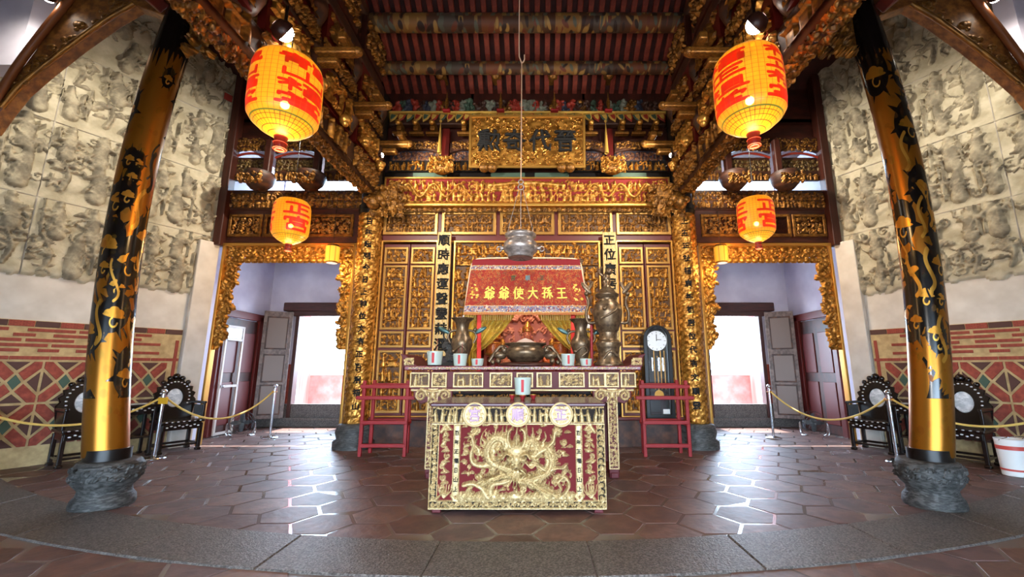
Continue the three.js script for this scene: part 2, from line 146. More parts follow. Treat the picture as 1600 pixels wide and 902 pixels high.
// ---------------------------------------------------------------- written characters as brush strokes on a 100 x 100 field, y down
const Z = {
  王: [[15, 15, 85, 15], [20, 48, 80, 48], [8, 88, 92, 88], [50, 15, 50, 88]],
  大: [[10, 36, 90, 36], [50, 6, 50, 40, 34, 70, 10, 92], [50, 40, 66, 70, 92, 92]],
  正: [[10, 14, 90, 14], [50, 14, 50, 86], [52, 48, 82, 48], [26, 44, 26, 86], [6, 86, 94, 86]],
  使: [[28, 6, 6, 50], [20, 34, 20, 96], [36, 24, 96, 24], [44, 38, 44, 58], [44, 38, 88, 38, 88, 58], [44, 58, 88, 58], [66, 8, 66, 58, 52, 82, 34, 95], [44, 66, 66, 84, 96, 95]],
  孫: [[8, 12, 40, 12, 24, 34], [24, 34, 24, 88, 12, 82], [4, 56, 44, 46], [88, 6, 50, 16], [70, 14, 54, 32, 80, 32], [80, 32, 54, 52, 90, 52], [72, 52, 72, 94], [58, 64, 46, 84], [82, 62, 96, 82]],
  爺: [[34, 4, 14, 22], [62, 4, 88, 22], [72, 10, 50, 30, 10, 44], [26, 12, 50, 30, 92, 44], [8, 50, 56, 50], [18, 50, 18, 86], [46, 50, 46, 98], [18, 62, 46, 62], [18, 74, 46, 74], [6, 88, 56, 84], [66, 50, 66, 98], [66, 52, 92, 52, 76, 68], [76, 68, 92, 80, 76, 86]],
  晉: [[8, 8, 92, 8], [34, 8, 16, 30, 42, 30], [68, 8, 54, 30, 82, 30], [36, 22, 46, 36], [76, 20, 86, 36], [6, 44, 94, 44], [26, 56, 26, 96], [26, 56, 74, 56, 74, 96], [26, 75, 74, 75], [26, 95, 74, 95]],
  代: [[36, 4, 20, 34, 4, 52], [22, 32, 22, 96], [36, 38, 94, 30], [58, 4, 64, 50, 78, 84, 94, 92, 97, 70], [76, 8, 90, 22]],
  奇: [[14, 20, 86, 20], [50, 2, 46, 24, 22, 42], [52, 22, 82, 42], [4, 50, 96, 50], [24, 62, 24, 86], [24, 62, 56, 62, 56, 86], [24, 84, 56, 84], [78, 50, 78, 94, 62, 88]],
  勳: [[42, 2, 12, 8], [6, 17, 56, 17], [13, 28, 49, 28], [13, 28, 13, 50], [49, 28, 49, 50], [13, 39, 49, 39], [13, 50, 49, 50], [31, 6, 31, 67], [10, 59, 52, 59], [4, 69, 58, 67], [60, 22, 94, 22, 90, 66, 78, 62], [77, 4, 75, 34, 56, 70], [16, 76, 6, 96], [36, 78, 40, 94], [60, 78, 66, 94], [82, 76, 96, 96]],
  順: [[12, 10, 11, 60, 4, 92], [25, 14, 25, 82], [38, 8, 38, 95], [48, 9, 97, 9], [71, 9, 64, 24], [53, 24, 53, 76], [53, 24, 91, 24, 91, 76], [53, 41, 91, 41], [53, 58, 91, 58], [53, 76, 91, 76], [62, 78, 46, 97], [80, 78, 97, 97]],
  宮: [[50, 2, 50, 12], [10, 16, 10, 30], [10, 16, 90, 16, 86, 30], [28, 30, 28, 52], [28, 30, 72, 30, 72, 52], [28, 52, 72, 52], [50, 52, 46, 64], [20, 64, 20, 96], [20, 64, 80, 64, 80, 96], [20, 95, 80, 95]],
  時: [[8, 16, 8, 84], [8, 16, 34, 16, 34, 84], [8, 50, 34, 50], [8, 84, 34, 84], [46, 20, 92, 20], [69, 4, 69, 38], [40, 38, 97, 38], [42, 58, 97, 58], [82, 44, 82, 95, 66, 90], [54, 68, 63, 82]],
  應: [[50, 2, 54, 10], [12, 14, 94, 14], [14, 14, 12, 60, 3, 95], [36, 20, 24, 40], [30, 34, 30, 60], [52, 20, 42, 38], [48, 30, 48, 60], [48, 32, 90, 32], [48, 41, 88, 41], [48, 50, 88, 50], [48, 60, 90, 60], [67, 22, 67, 60], [24, 72, 17, 92], [38, 70, 46, 94, 76, 94, 76, 80], [54, 68, 60, 80], [82, 70, 92, 86]],
  運: [[10, 10, 18, 20], [6, 36, 22, 36, 12, 56, 22, 76, 6, 88], [14, 84, 34, 93, 97, 95], [32, 8, 32, 20], [32, 9, 94, 9, 90, 22], [36, 28, 88, 28], [42, 38, 42, 62], [42, 38, 82, 38, 82, 62], [42, 50, 82, 50], [42, 62, 82, 62], [34, 73, 92, 73], [62, 18, 62, 87]],
  聲: [[6, 9, 46, 9], [26, 1, 26, 20], [10, 20, 42, 20], [10, 28, 8, 52], [10, 28, 42, 28, 42, 42], [10, 42, 42, 42], [58, 5, 52, 24], [58, 5, 80, 5, 80, 20, 93, 22], [54, 30, 88, 30, 56, 54], [60, 32, 92, 54], [8, 59, 92, 59], [26, 59, 26, 94], [74, 59, 74, 99], [26, 70, 74, 70], [26, 81, 74, 81], [6, 95, 94, 91]],
  靈: [[18, 4, 82, 4], [8, 13, 8, 26], [8, 13, 92, 13, 88, 26], [50, 4, 50, 30], [22, 20, 36, 23], [64, 20, 78, 23], [8, 36, 28, 36, 28, 50, 8, 50, 8, 36], [40, 36, 60, 36, 60, 50, 40, 50, 40, 36], [72, 36, 92, 36, 92, 50, 72, 50, 72, 36], [12, 59, 88, 59], [50, 59, 50, 93], [32, 63, 17, 86], [28, 70, 41, 85], [70, 63, 57, 86], [66, 70, 85, 86], [6, 94, 94, 94]],
  赫: [[8, 17, 46, 17], [27, 3, 27, 38], [4, 38, 50, 38], [22, 38, 18, 70, 5, 95], [33, 38, 33, 93], [10, 54, 4, 74], [43, 54, 50, 72], [54, 17, 94, 17], [74, 3, 74, 38], [52, 38, 97, 38], [68, 38, 64, 70, 53, 95], [80, 38, 80, 93], [58, 54, 52, 74], [89, 54, 97, 72]],
  濯: [[10, 7, 20, 16], [4, 34, 14, 43], [5, 93, 24, 60], [32, 6, 58, 6, 58, 30], [36, 14, 46, 18], [34, 28, 54, 20], [66, 6, 94, 6, 94, 30], [70, 14, 80, 18], [68, 28, 90, 20], [42, 38, 27, 62], [38, 48, 38, 97], [38, 50, 95, 50], [38, 64, 91, 64], [38, 79, 91, 79], [38, 95, 97, 95], [66, 36, 66, 95]],
  位: [[30, 4, 4, 46], [20, 30, 20, 97], [60, 5, 66, 18], [40, 25, 94, 25], [50, 36, 58, 76], [83, 34, 68, 88], [36, 89, 97, 89]],
  廣: [[50, 1, 54, 10], [14, 14, 94, 14], [16, 14, 14, 60, 3, 95], [30, 26, 90, 26], [46, 18, 46, 36], [72, 18, 72, 36], [26, 36, 94, 36], [34, 44, 34, 80], [34, 44, 86, 44, 86, 80], [60, 36, 60, 80], [34, 62, 86, 62], [34, 80, 86, 80], [46, 82, 30, 99], [74, 82, 92, 99]],
  居: [[16, 9, 88, 9, 88, 30], [16, 30, 88, 30], [18, 9, 16, 60, 3, 95], [28, 47, 96, 47], [61, 35, 61, 64], [36, 64, 36, 95], [36, 64, 86, 64, 86, 95], [36, 94, 86, 94]],
  龍: [[26, 2, 30, 10], [8, 14, 50, 14], [18, 20, 22, 33], [42, 18, 36, 33], [4, 36, 54, 36], [14, 46, 14, 97], [14, 46, 45, 46, 45, 94, 36, 94], [14, 60, 45, 60], [14, 73, 45, 73], [62, 5, 62, 30], [62, 17, 92, 17], [62, 30, 93, 30, 93, 46], [64, 46, 93, 46], [64, 46, 62, 92, 70, 97, 97, 95, 97, 82], [66, 58, 90, 58], [66, 69, 90, 69], [66, 81, 90, 81]],
  山: [[50, 6, 50, 84], [12, 36, 12, 90], [12, 87, 90, 87], [90, 34, 90, 95]],
  堂: [[50, 1, 50, 20], [24, 6, 32, 18], [78, 4, 68, 18], [8, 22, 8, 36], [8, 22, 92, 22, 88, 36], [30, 34, 30, 52], [30, 34, 70, 34, 70, 52], [30, 52, 70, 52], [16, 70, 84, 70], [50, 56, 50, 95], [4, 95, 96, 95]],
  祖: [[22, 3, 30, 14], [6, 24, 40, 24, 8, 62], [25, 44, 25, 97], [28, 50, 40, 62], [52, 12, 52, 92], [52, 12, 88, 12, 88, 92], [52, 38, 88, 38], [52, 64, 88, 64], [40, 93, 98, 93]],
  福: [[22, 3, 30, 14], [6, 24, 38, 24, 8, 62], [24, 44, 24, 97], [28, 50, 40, 62], [46, 8, 96, 8], [54, 20, 54, 40], [54, 20, 88, 20, 88, 40], [54, 40, 88, 40], [48, 52, 48, 96], [48, 52, 94, 52, 94, 96], [71, 52, 71, 96], [48, 74, 94, 74], [48, 95, 94, 95]],
  神: [[22, 3, 30, 14], [6, 24, 40, 24, 8, 62], [25, 44, 25, 97], [28, 50, 40, 62], [50, 20, 50, 72], [50, 20, 92, 20, 92, 72], [50, 46, 92, 46], [50, 72, 92, 72], [71, 4, 71, 97]],
  百: [[8, 10, 92, 10], [50, 10, 44, 30], [22, 30, 22, 95], [22, 30, 78, 30, 78, 95], [22, 62, 78, 62], [22, 94, 78, 94]],
  起: [[10, 18, 46, 18], [28, 4, 28, 40], [4, 40, 52, 40], [30, 40, 30, 80], [30, 60, 46, 60], [14, 56, 4, 96], [12, 76, 40, 92, 97, 94], [58, 16, 90, 16, 90, 44], [58, 44, 90, 44], [58, 44, 58, 76, 94, 76, 94, 62]],
  到: [[6, 12, 60, 12], [32, 12, 12, 40, 52, 40], [44, 28, 56, 44], [12, 62, 54, 62], [32, 44, 32, 88], [4, 94, 60, 84], [70, 16, 70, 70], [90, 4, 90, 95, 78, 90]],
  今: [[50, 4, 30, 30, 4, 48], [50, 4, 72, 30, 96, 48], [34, 42, 60, 42], [24, 60, 76, 60, 50, 96]],
  日: [[24, 8, 24, 92], [24, 8, 76, 8, 76, 92], [24, 50, 76, 50], [24, 91, 76, 91]],
  文: [[48, 3, 54, 16], [6, 24, 94, 24], [70, 26, 46, 68, 8, 96], [28, 28, 56, 70, 94, 96]],
  有: [[6, 20, 94, 20], [44, 3, 30, 44, 6, 66], [34, 40, 34, 97], [34, 40, 80, 40, 80, 96, 68, 92], [34, 58, 80, 58], [34, 74, 80, 74]],
  上: [[50, 8, 50, 90], [52, 44, 82, 44], [8, 90, 92, 90]],
  五: [[12, 12, 88, 12], [46, 12, 36, 88], [16, 48, 76, 48, 70, 88], [6, 89, 94, 89]],
  年: [[28, 3, 8, 36], [22, 22, 88, 22], [24, 44, 84, 44], [24, 44, 24, 66], [4, 67, 96, 67], [56, 22, 56, 98]],
  祉: [[22, 3, 30, 14], [6, 24, 40, 24, 8, 62], [25, 44, 25, 97], [28, 50, 40, 62], [70, 8, 70, 92], [72, 46, 94, 46], [52, 40, 52, 92], [42, 93, 98, 93]],
  靖: [[22, 4, 26, 16], [6, 22, 42, 22], [14, 34, 18, 66], [36, 32, 30, 68], [4, 78, 44, 74], [48, 12, 96, 12], [52, 24, 92, 24], [46, 36, 98, 36], [72, 2, 72, 36], [54, 46, 50, 97], [54, 46, 90, 46, 90, 96, 80, 92], [54, 60, 90, 60], [54, 74, 90, 74]],
};
function glyph(ch, size, depth, weight = 5.2, cell = size / (size > 0.3 ? 64 : 36)) { return cached(['glyph', ch, size, depth, weight].join(), () => { const c = new Carving(size * 1.1, size * 1.1, cell), k = size / 100, o = size * 0.05; for (const s of Z[ch]) { const p = []; for (let i = 0; i < s.length; i += 2) p.push([o + s[i] * k, o + (100 - s[i + 1]) * k]); c.path(p, weight * 1.25 * k, weight * 0.8 * k, depth, false); c.dome(...p[0], weight * 1.5 * k, weight * 1.3 * k, depth); } return c.mesh(); }); }
function ink(ctx, ch, x, y, w, h, weight, color) { ctx.strokeStyle = color; ctx.lineCap = 'round'; ctx.lineJoin = 'round'; ctx.lineWidth = weight; for (const s of Z[ch]) { ctx.beginPath(); for (let i = 0; i < s.length; i += 2) { const X = x + s[i] / 100 * w, Y = y + s[i + 1] / 100 * h; if (i) ctx.lineTo(X, Y); else ctx.moveTo(X, Y); } ctx.stroke(); } }
// ---------------------------------------------------------------- floor: hexagonal clay tiles, a curved band of granite, grout between
{
  const floor = structure('floor', 'hexagonal red clay tile floor with a granite band', 'floor');
  part(floor, 'grout_bed', metres(box(24, 0.1, 16, 0, -0.0508, -3.6)), M.grout);
  const backEdge = (x) => 3.75 + 0.045 * x * x, frontEdge = (x) => 3.16 + 0.04 * x * x, R = rng(4), r = 0.295, hexes = [];
  const hex = new THREE.CylinderGeometry(r - 0.02, r - 0.008, 0.012, 6).rotateY(Math.PI / 6).translate(0, -0.006, 0).toNonIndexed(); hex.computeVertexNormals();
  const hexGeo = metres(hex);
  for (let i = -17; i <= 17; i++) for (let j = -8; j <= 24; j++) { const x = i * r * 1.5, d = (j + (i & 1 ? 0.5 : 0)) * r * Math.sqrt(3) + 0.1; if (d > 11.2 || d < -3.4 || (d < backEdge(x) - 0.1 && d > frontEdge(x) + 0.1) || (d > 8.5 && Math.abs(x) < 3.2) || Math.abs(x) > 6.5 + Math.max(0, 8.5 - d) * 0.5) continue; const inView = d > 2.2 && Math.abs(x) < d * 1.25 + 0.6; hexes.push([x, d, inView ? d : 100 + Math.abs(d), (R() * 4) | 0, (R() - 0.5) * 0.012, (R() - 0.5) * 0.012, (R() * 6 | 0) * Math.PI / 3, R() * 0.003]); }
  hexes.sort((a, b) => a[2] - b[2]);
  const rest = [];
  hexes.forEach(([x, d, , k, a, b, turn, up], n) => { if (n < 298) { const m = part(floor, 'tile', hexGeo, tileMats[k], [x, up, -d]); m.rotation.set(a, turn, b); } else rest.push(hexGeo.clone().rotateY(turn).translate(x, up, -d)); });
  if (rest.length) part(floor, 'tiles_beyond', merge(rest), tileMats[0]).userData.kind = 'stuff';
  for (let i = 0; i < 13; i++) { const x0 = -7.8 + i * 1.2 + 0.012, x1 = x0 + 1.176, top = [], bottom = []; for (let q = 0; q <= 5; q++) { const x = x0 + (x1 - x0) * q / 5; top.push([x, backEdge(x)]); bottom.unshift([x, frontEdge(x)]); } part(floor, 'granite_slab', metres(extrude([...bottom, ...top].map(([x, d]) => [x, d]), 0.05, 0.01).rotateX(-Math.PI / 2)), M.granite, [0, -0.046, 0]); }
}
// ---------------------------------------------------------------- roof with rafters and purlins
{
  const roof = structure('ceiling', 'dark red timber roof of close-set rafters', 'ceiling'), slope = Math.atan(0.54), H = (d) => 7.15 + 0.54 * (8.9 - d);
  part(roof, 'roof_boards', metres(box(24, 0.2, 8.2).rotateX(-slope).translate(0, H(5.4) + 0.12, -5.4)), M.roof);
  part(roof, 'roof_boards', metres(box(24, 0.2, 6.6).rotateX(slope * 0.7).translate(0, 9.6, 0.9)), M.roof);
  const rafter = metres(rbox(0.105, 0.09, 6.6, 0.015).rotateX(-slope));
  for (let i = -16; i <= 16; i++) part(roof, 'rafter', rafter, M.rafter, [i * 0.205, H(6.0) - 0.04, -6.0]);
  const painted = canvas(1024, 64, (c, w, h) => { c.fillStyle = '#4a2c1a'; c.fillRect(0, 0, w, h); const R = rng(8); for (let i = 0; i < 9; i++) { c.fillStyle = ['#5e4426', '#6e3e20', '#4c4036', '#86602f'][i % 4]; c.fillRect(i * 114 + R() * 20, 0, 60 + R() * 40, h); } for (let i = 0; i < 420; i++) { c.fillStyle = ['#8a6a38', '#2e1c14', '#6a3420', '#55584a', '#a07c40'][R() * 5 | 0]; c.beginPath(); c.ellipse(R() * w, R() * h, 3 + R() * 9, 2 + R() * 5, R() * 3, 0, 7); c.fill(); } });
  painted.wrapS = painted.wrapT = THREE.RepeatWrapping;
  const purlinMat = std({ map: painted, roughness: 0.6 });
  for (const [d, h, r] of [[7.72, 7.5, 0.13], [6.95, 7.86, 0.17], [5.9, 8.42, 0.17]]) { const g = new THREE.CylinderGeometry(r, r, 6.6, 24).rotateZ(Math.PI / 2), uv = g.attributes.uv; for (let i = 0; i < uv.count; i++) uv.setXY(i, uv.getY(i), uv.getX(i)); part(roof, 'purlin', g, purlinMat, [0, h, -d], null, 'painted round purlin'); }
}
// ---------------------------------------------------------------- wall behind the altar, with the niche recess
{
  const w = structure('wall_back', 'dark lacquered timber wall behind the altar screens', 'wall');
  for (const s of [-1, 1]) { part(w, 'wall_board', box(1.85, 8.4, 0.2, s * 2.12, 4.2, -8.45), M.darkWood); part(w, 'wall_board', box(7.0, 3.0, 0.2, s * 6.45, 7.75, -8.45), M.darkWood); }
  part(w, 'wall_board', box(2.5, 4.8, 0.2, 0, 6.0, -8.45), M.darkWood); part(w, 'wall_board', box(2.5, 1.0, 0.2, 0, 0.5, -8.45), M.darkWood);
  part(w, 'plinth', metres(box(6.0, 0.46, 0.35, 0, 0.23, -8.2)), M.browner);
  part(w, 'plinth_moulding', rbox(6.0, 0.06, 0.4, 0.02, 0, 0.49, -8.2), M.redLacquer);
  for (let i = 0; i < 14; i++) { const [x, y] = onPlane(632 + i * 29, 133, 8.3); part(w, 'red_vent', rbox(0.16, 0.045, 0.05, 0.01, x, y, -8.33), M.brightRed); }
  for (const px of [688, 775, 864, 952]) { const [x, y] = onPlane(px, 117, 7.9); part(w, 'purlin_bracket', merge([lathe([[0, -0.14], [0.06, -0.12], [0.08, -0.06], [0.13, 0], [0.14, 0.05]], 12), rbox(0.2, 0.06, 0.5, 0.02, 0, 0.05, -0.2)]), M.agedGold, [x, y, -7.85]); }
  const n = part(w, 'niche_lining', merge([box(2.6, 2.6, 0.05, 0, 2.3, -9.5), box(0.05, 2.6, 1.0, -1.25, 2.3, -9.0), box(0.05, 2.6, 1.0, 1.25, 2.3, -9.0), box(2.6, 0.05, 1.0, 0, 3.6, -9.0), box(2.6, 0.08, 1.1, 0, 1.02, -8.95)]), std({ color: '#7c3328', roughness: 0.6 }));
  void n;
}
// ---------------------------------------------------------------- side walls: stone reliefs over white plaster over a patterned dado
const SPLAY = Math.atan2(2.2, 1.25);
for (const s of [-1, 1]) {
  const w = structure(s < 0 ? 'wall_left' : 'wall_right', s < 0 ? 'plastered wall of carved stone reliefs with patterned dado, by the glazed door' : 'plastered wall of carved stone reliefs with patterned dado, by the clock', 'wall');
  w.position.set(s * 6.25, 0, -8.2); w.rotation.y = -s * SPLAY;
  const X = (t) => s * t, L = 7;
  part(w, 'plaster', metres(box(L, 10.6, 0.3, X(L / 2), 5.3, -0.16)), M.plaster);
  part(w, 'corner_pilaster', metres(rbox(0.34, 3.86, 0.12, 0.02, X(0.17), 1.93, 0.06)), M.plaster);
  const R = rng(s + 90);
  // reliefs, slab by slab
  const cols = 4, sw = 1.18, rows = 5, sh = 1.26, base = 2.72;
  for (let i = 0; i < cols; i++) for (let j = 0; j < rows; j++) {
    const g = new Carving(sw - 0.015, sh - 0.015, 0.03), c = new Carving(sw - 0.015, sh - 0.015, 0.02), q = rng(1000 + i * 31 + j * 7 + s * 200); g.a.fill(j === 0 ? -0.03 : 0);
    if (j === 0) { g.raise(0, 0, sw, sh, (x, y) => (y > 0.12 + 0.05 * Math.sin(x * 23 + i) ? 0 : -1)); for (let k = 0; k < 9; k++) g.dome(k * 0.15 + 0.05, 0.12 + q() * 0.05, 0.11, 0.1, 0.03); }
    for (let k = 0; k < 22; k++) g.dome(q() * sw, 0.14 + q() * (sh - 0.16), 0.07 + q() * 0.16, 0.05 + q() * 0.1, 0.012 + q() * 0.02, q() * 3);
    for (let r = 0; r < 2; r++) for (let k = 0; k < 3; k++) { const fx = sw * (k + 0.3 + q() * 0.4) / 3, fy = 0.14 + r * sh * 0.46 + q() * 0.06, fs = sh * (0.36 + q() * 0.12); if (q() < 0.75) { c.figure(fx, fy, fs, q, 0.08); for (let e = 0; e < 4; e++) c.path([[fx + (q() - 0.5) * 0.2, fy + q() * fs * 0.7], [fx + (q() - 0.5) * 0.3, fy + q() * fs * 0.7], [fx + (q() - 0.5) * 0.34, fy + q() * fs * 0.8]], 0.02, 0.01, 0.09); } else { c.path([[fx, fy], [fx + 0.06, fy + fs * 0.5], [fx - 0.04, fy + fs]], 0.035, 0.02, 0.06); for (let e = 0; e < 6; e++) c.cloud(fx + (q() - 0.5) * 0.32, fy + fs * (0.5 + q() * 0.5), 0.07, 0.06); } }
    for (let k = 0; k < 22; k++) { const x = q() * sw, y = 0.16 + q() * sh * 0.82; if (k % 4 === 0) c.cloud(x, y, 0.09, 0.05); else if (k % 4 === 1) c.curl(x, y, 0.09, 1.3, q() * 6, 1, 0.018, 0.05); else if (k % 4 === 2) for (let e = 0; e < 5; e++) c.leaf(x, y, e * 1.25 + q(), 0.13, 0.026, 0.05); else c.path([[x, y], [x + (q() - 0.5) * 0.4, y + 0.1], [x + (q() - 0.5) * 0.5, y + 0.22]], 0.022, 0.01, 0.05); }
    const slab = part(w, 'relief_slab', g.mesh(j === 0 ? -0.02 : -1), M.paleStone, [X(0.08 + (i + 0.5) * sw), base + (j + 0.5) * sh, 0.006 + q() * 0.008]); part(slab, 'relief_carving', c.mesh(), M.stoneRelief, [0, 0, 0.006], null, 'darker weathered carved figures');
  }
  // dado
  const x0 = 0.36, x1 = 5.6, mid = (x0 + x1) / 2, dado = part(w, 'dado', metres(box(x1 - x0, 2.1, 0.04, X(mid), 1.05, 0.01)), M.cream, null, null, 'cream dado inlaid with red lozenges');
  for (let i = 0, x = x0; x < x1 - 0.1; i++, x += 0.26) part(dado, 'border_tile', cached('border', () => rbox(0.25, 0.085, 0.02, 0.005)), i % 2 ? M.brickRed : M.tileDark, [X(x + 0.13), 2.05, 0.035]);
  const strip = cached('strip', () => rbox(0.5, 0.046, 0.02, 0.005)), short = cached('stripShort', () => rbox(0.22, 0.046, 0.02, 0.005));
  for (let j = 0; j < 5; j++) for (let x = x0 + 0.3 + (j % 2) * 0.27, i = 0; x < x1 - 0.6; x += 0.54, i++) part(dado, 'inlay_strip', (i + j) % 3 ? strip : short, M.brickRed, [X(x + 0.25), 1.96 - j * 0.075, 0.032]);
  for (let x = x0; x < x1 - 0.1; x += 0.4) part(dado, 'border_tile', cached('border2', () => rbox(0.39, 0.05, 0.02, 0.005)), M.brickRed, [X(x + 0.2), 1.55, 0.034]);
  part(dado, 'edge_strip', rbox(0.05, 1.9, 0.02, 0.005, X(x0 + 0.06), 0.95, 0.032), M.brickRed);
  const spread = (pts) => { const cx = pts.reduce((t, p) => t + p[0], 0) / pts.length, cy = pts.reduce((t, p) => t + p[1], 0) / pts.length; return pts.sort((p, q) => Math.atan2(p[1] - cy, p[0] - cx) - Math.atan2(q[1] - cy, q[0] - cx)); };
  const petal = (a, b) => cached('petal' + a + b, () => extrude(spread([[0.025 * a, 0.13 * b], [0.09 * a, 0.03 * b], [0.232 * a, 0.2 * b], [0.232 * a, 0.29 * b], [0.16 * a, 0.29 * b]]), 0.014, 0.004));
  const diamond = cached('diamond', () => extrude([[-0.06, 0], [0, -0.1], [0.06, 0], [0, 0.1]], 0.014, 0.004)), tri = (a) => cached('tri' + a, () => extrude(spread([[0.125 * a, 0], [0.232 * a, 0.14], [0.232 * a, -0.14]]), 0.014, 0.004)), cap = (b) => cached('cap' + b, () => extrude(spread([[0, 0.175 * b], [0.11, 0.29 * b], [-0.11, 0.29 * b]]), 0.014, 0.004));
  for (let i = 0; i < 9; i++) for (let j = 0; j < 2; j++) { const cx = X(x0 + 0.4 + i * 0.5), cy = 1.2 - j * 0.62, p = [cx, cy, 0.03]; part(dado, 'lozenge', diamond, M.teal, p); for (const a of [-1, 1]) { part(dado, 'lozenge', tri(a), M.tileDark, p); part(dado, 'lozenge', cap(a), M.tileDark, p); for (const b of [-1, 1]) part(dado, 'lozenge', petal(a, b), M.brickRed, p); } }
  // close the hall towards the court
  const ex = 6.25 + L * Math.cos(SPLAY), ez = -8.2 + L * Math.sin(SPLAY), f = structure(s < 0 ? 'wall_front_left' : 'wall_front_right', 'pale plaster wall towards the court', 'wall');
  part(f, 'plaster', metres(box(0.3, 10.6, 6.4, s * (ex + 0.1), 5.3, ez + 3.1)), M.plaster);
  part(f, 'plaster', metres(box(5.6, 10.6, 0.3, s * (ex - 2.4), 5.3, ez + 6.2)), M.plaster);
}
{ const l = structure('trim_1', 'beam over the opening to the court', 'beam'); part(l, 'beam', box(18, 8.2, 0.3, 0, 6.5, 4.0), M.darkWood); }
// ---------------------------------------------------------------- the two back rooms with their sunlit doorways
for (const s of [-1, 1]) {
  const side = s < 0 ? 'beside the glazed door' : 'beside the clock', w = structure(s < 0 ? 'wall_back_left' : 'wall_back_right', `lilac-white walls of the back room ${side}`, 'wall');
  const zb = -10.7, b = (x0, x1, y0, y1) => metres(box(x1 - x0, y1 - y0, 0.3, s * (x0 + x1) / 2, (y0 + y1) / 2, zb - 0.15));
  part(w, 'plaster', merge([b(2.9, 4.42, 0, 5.6), b(5.88, 6.9, 0, 5.6), b(4.42, 5.88, 2.8, 5.6), b(4.42, 5.88, 0, 0.17), b(2.9, 6.9, 6.45, 6.6), b(2.9, 3.2, 5.6, 6.45), b(6.6, 6.9, 5.6, 6.45)]), M.palePlaster);
  part(w, 'plaster', metres(box(0.3, 6.6, 2.5, s * 6.78, 3.3, -9.5)), M.palePlaster);
  part(w, 'plaster', metres(box(0.15, 6.6, 2.3, s * 2.95, 3.3, -9.65)), M.palePlaster);
  part(w, 'ceiling_board', metres(box(4.2, 0.15, 2.7, s * 4.9, 6.6, -9.6)), M.roof);
  part(w, 'dado_board', metres(box(0.7, 0.95, 0.03, s * 6.27, 1.02, zb + 0.015)), M.brickRed, null, null, 'red tiled lower wall');
  part(w, 'dado_board', metres(box(0.03, 0.95, 0.45, s * 6.62, 1.02, -10.46)), M.brickRed);
  part(w, 'stone_base', metres(rbox(2.5, 0.54, 0.06, 0.01, s * 5.4, 0.27, zb + 0.03)), M.granite.clone());
  part(w, 'sill', metres(rbox(1.6, 0.06, 0.5, 0.01, s * 5.15, 0.19, zb - 0.1)), M.granite);
  const t = structure(s < 0 ? 'trim_2' : 'trim_3', `dark timber lintel and jambs of the sunlit doorway ${side}`, 'door frame');
  part(t, 'lintel', rbox(1.95, 0.22, 0.24, 0.03, s * 5.2, 2.92, zb + 0.08), M.darkWood); part(t, 'lintel', rbox(1.6, 0.14, 0.16, 0.02, s * 5.15, 2.76, zb + 0.06), M.darkWood);
  for (const x of [4.46, 5.84]) part(t, 'jamb', rbox(0.09, 2.55, 0.2, 0.01, s * x, 1.46, zb + 0.0), M.darkWood);
  const d = structure(s < 0 ? 'door_1' : 'door_2', `weathered three-panel door leaf standing open ${side}`, 'door'); d.position.set(s * 5.9, 0.2, zb + 0.18); d.rotation.y = -s * 0.45;
  part(d, 'leaf', metres(rbox(0.62, 2.56, 0.05, 0.01, s * 0.31, 1.3, 0)), std({ map: mottled('#4c3c36', '#7a655c', 7, 0.5, 211, 1.4), roughness: 0.5 }));
  for (const [y, h] of [[2.05, 0.75], [1.2, 0.62], [0.46, 0.66]]) { const p = part(d, 'door_panel', rbox(0.42, h, 0.03, 0.01, s * 0.31, y, 0.03), std({ color: '#6d5a51', roughness: 0.45 })); part(p, 'moulding', frameGeo(0.46, h + 0.04, 0.025, 0.02), M.browner, [s * 0.31, y, 0.025]); }
  // doorway in the room's outer wall
  const e = structure(s < 0 ? 'door_3' : 'door_4', s < 0 ? 'narrow glazed door with pale frame standing open in the back room' : 'closed dark red door in the back room near the clock', 'door'); e.position.set(s * 6.6, 0, -9.7);
  part(e, 'door_frame', merge([rbox(0.12, 2.62, 0.14, 0.01, 0, 1.31, -0.62), rbox(0.12, 2.62, 0.14, 0.01, 0, 1.31, 0.62), rbox(0.12, 0.16, 1.38, 0.01, 0, 2.6, 0)]), M.redLacquer);
  part(e, 'leaf', rbox(0.06, 2.5, 1.1, 0.01, s * 0.02, 1.25, 0), M.darkWood);
  for (const z of [-0.28, 0.28]) for (const y of [0.65, 1.75]) part(e, 'door_panel', rbox(0.03, 0.9, 0.4, 0.01, -s * 0.02, y, z), M.redLacquer);
  if (s < 0) { const g = part(e, 'pale_leaf_frame', merge([box(0.03, 2.3, 0.05, 0, 1.15, 0), box(0.03, 2.3, 0.05, 0, 1.15, 0.52), box(0.03, 0.05, 0.52, 0, 0.03, 0.26), box(0.03, 0.05, 0.52, 0, 1.0, 0.26), box(0.03, 0.05, 0.52, 0, 2.28, 0.26), box(0.03, 0.05, 0.52, 0, 2.0, 0.26)]), std({ color: '#b3a59e', roughness: 0.5 }), [0.1, 0.02, 0.05]); part(g, 'pane', box(0.01, 0.22, 0.44, 0, 2.14, 0.26), M.marble); part(g, 'knob', ball(0.035, 0.04, 1.0, 0.5), M.chrome); }
}
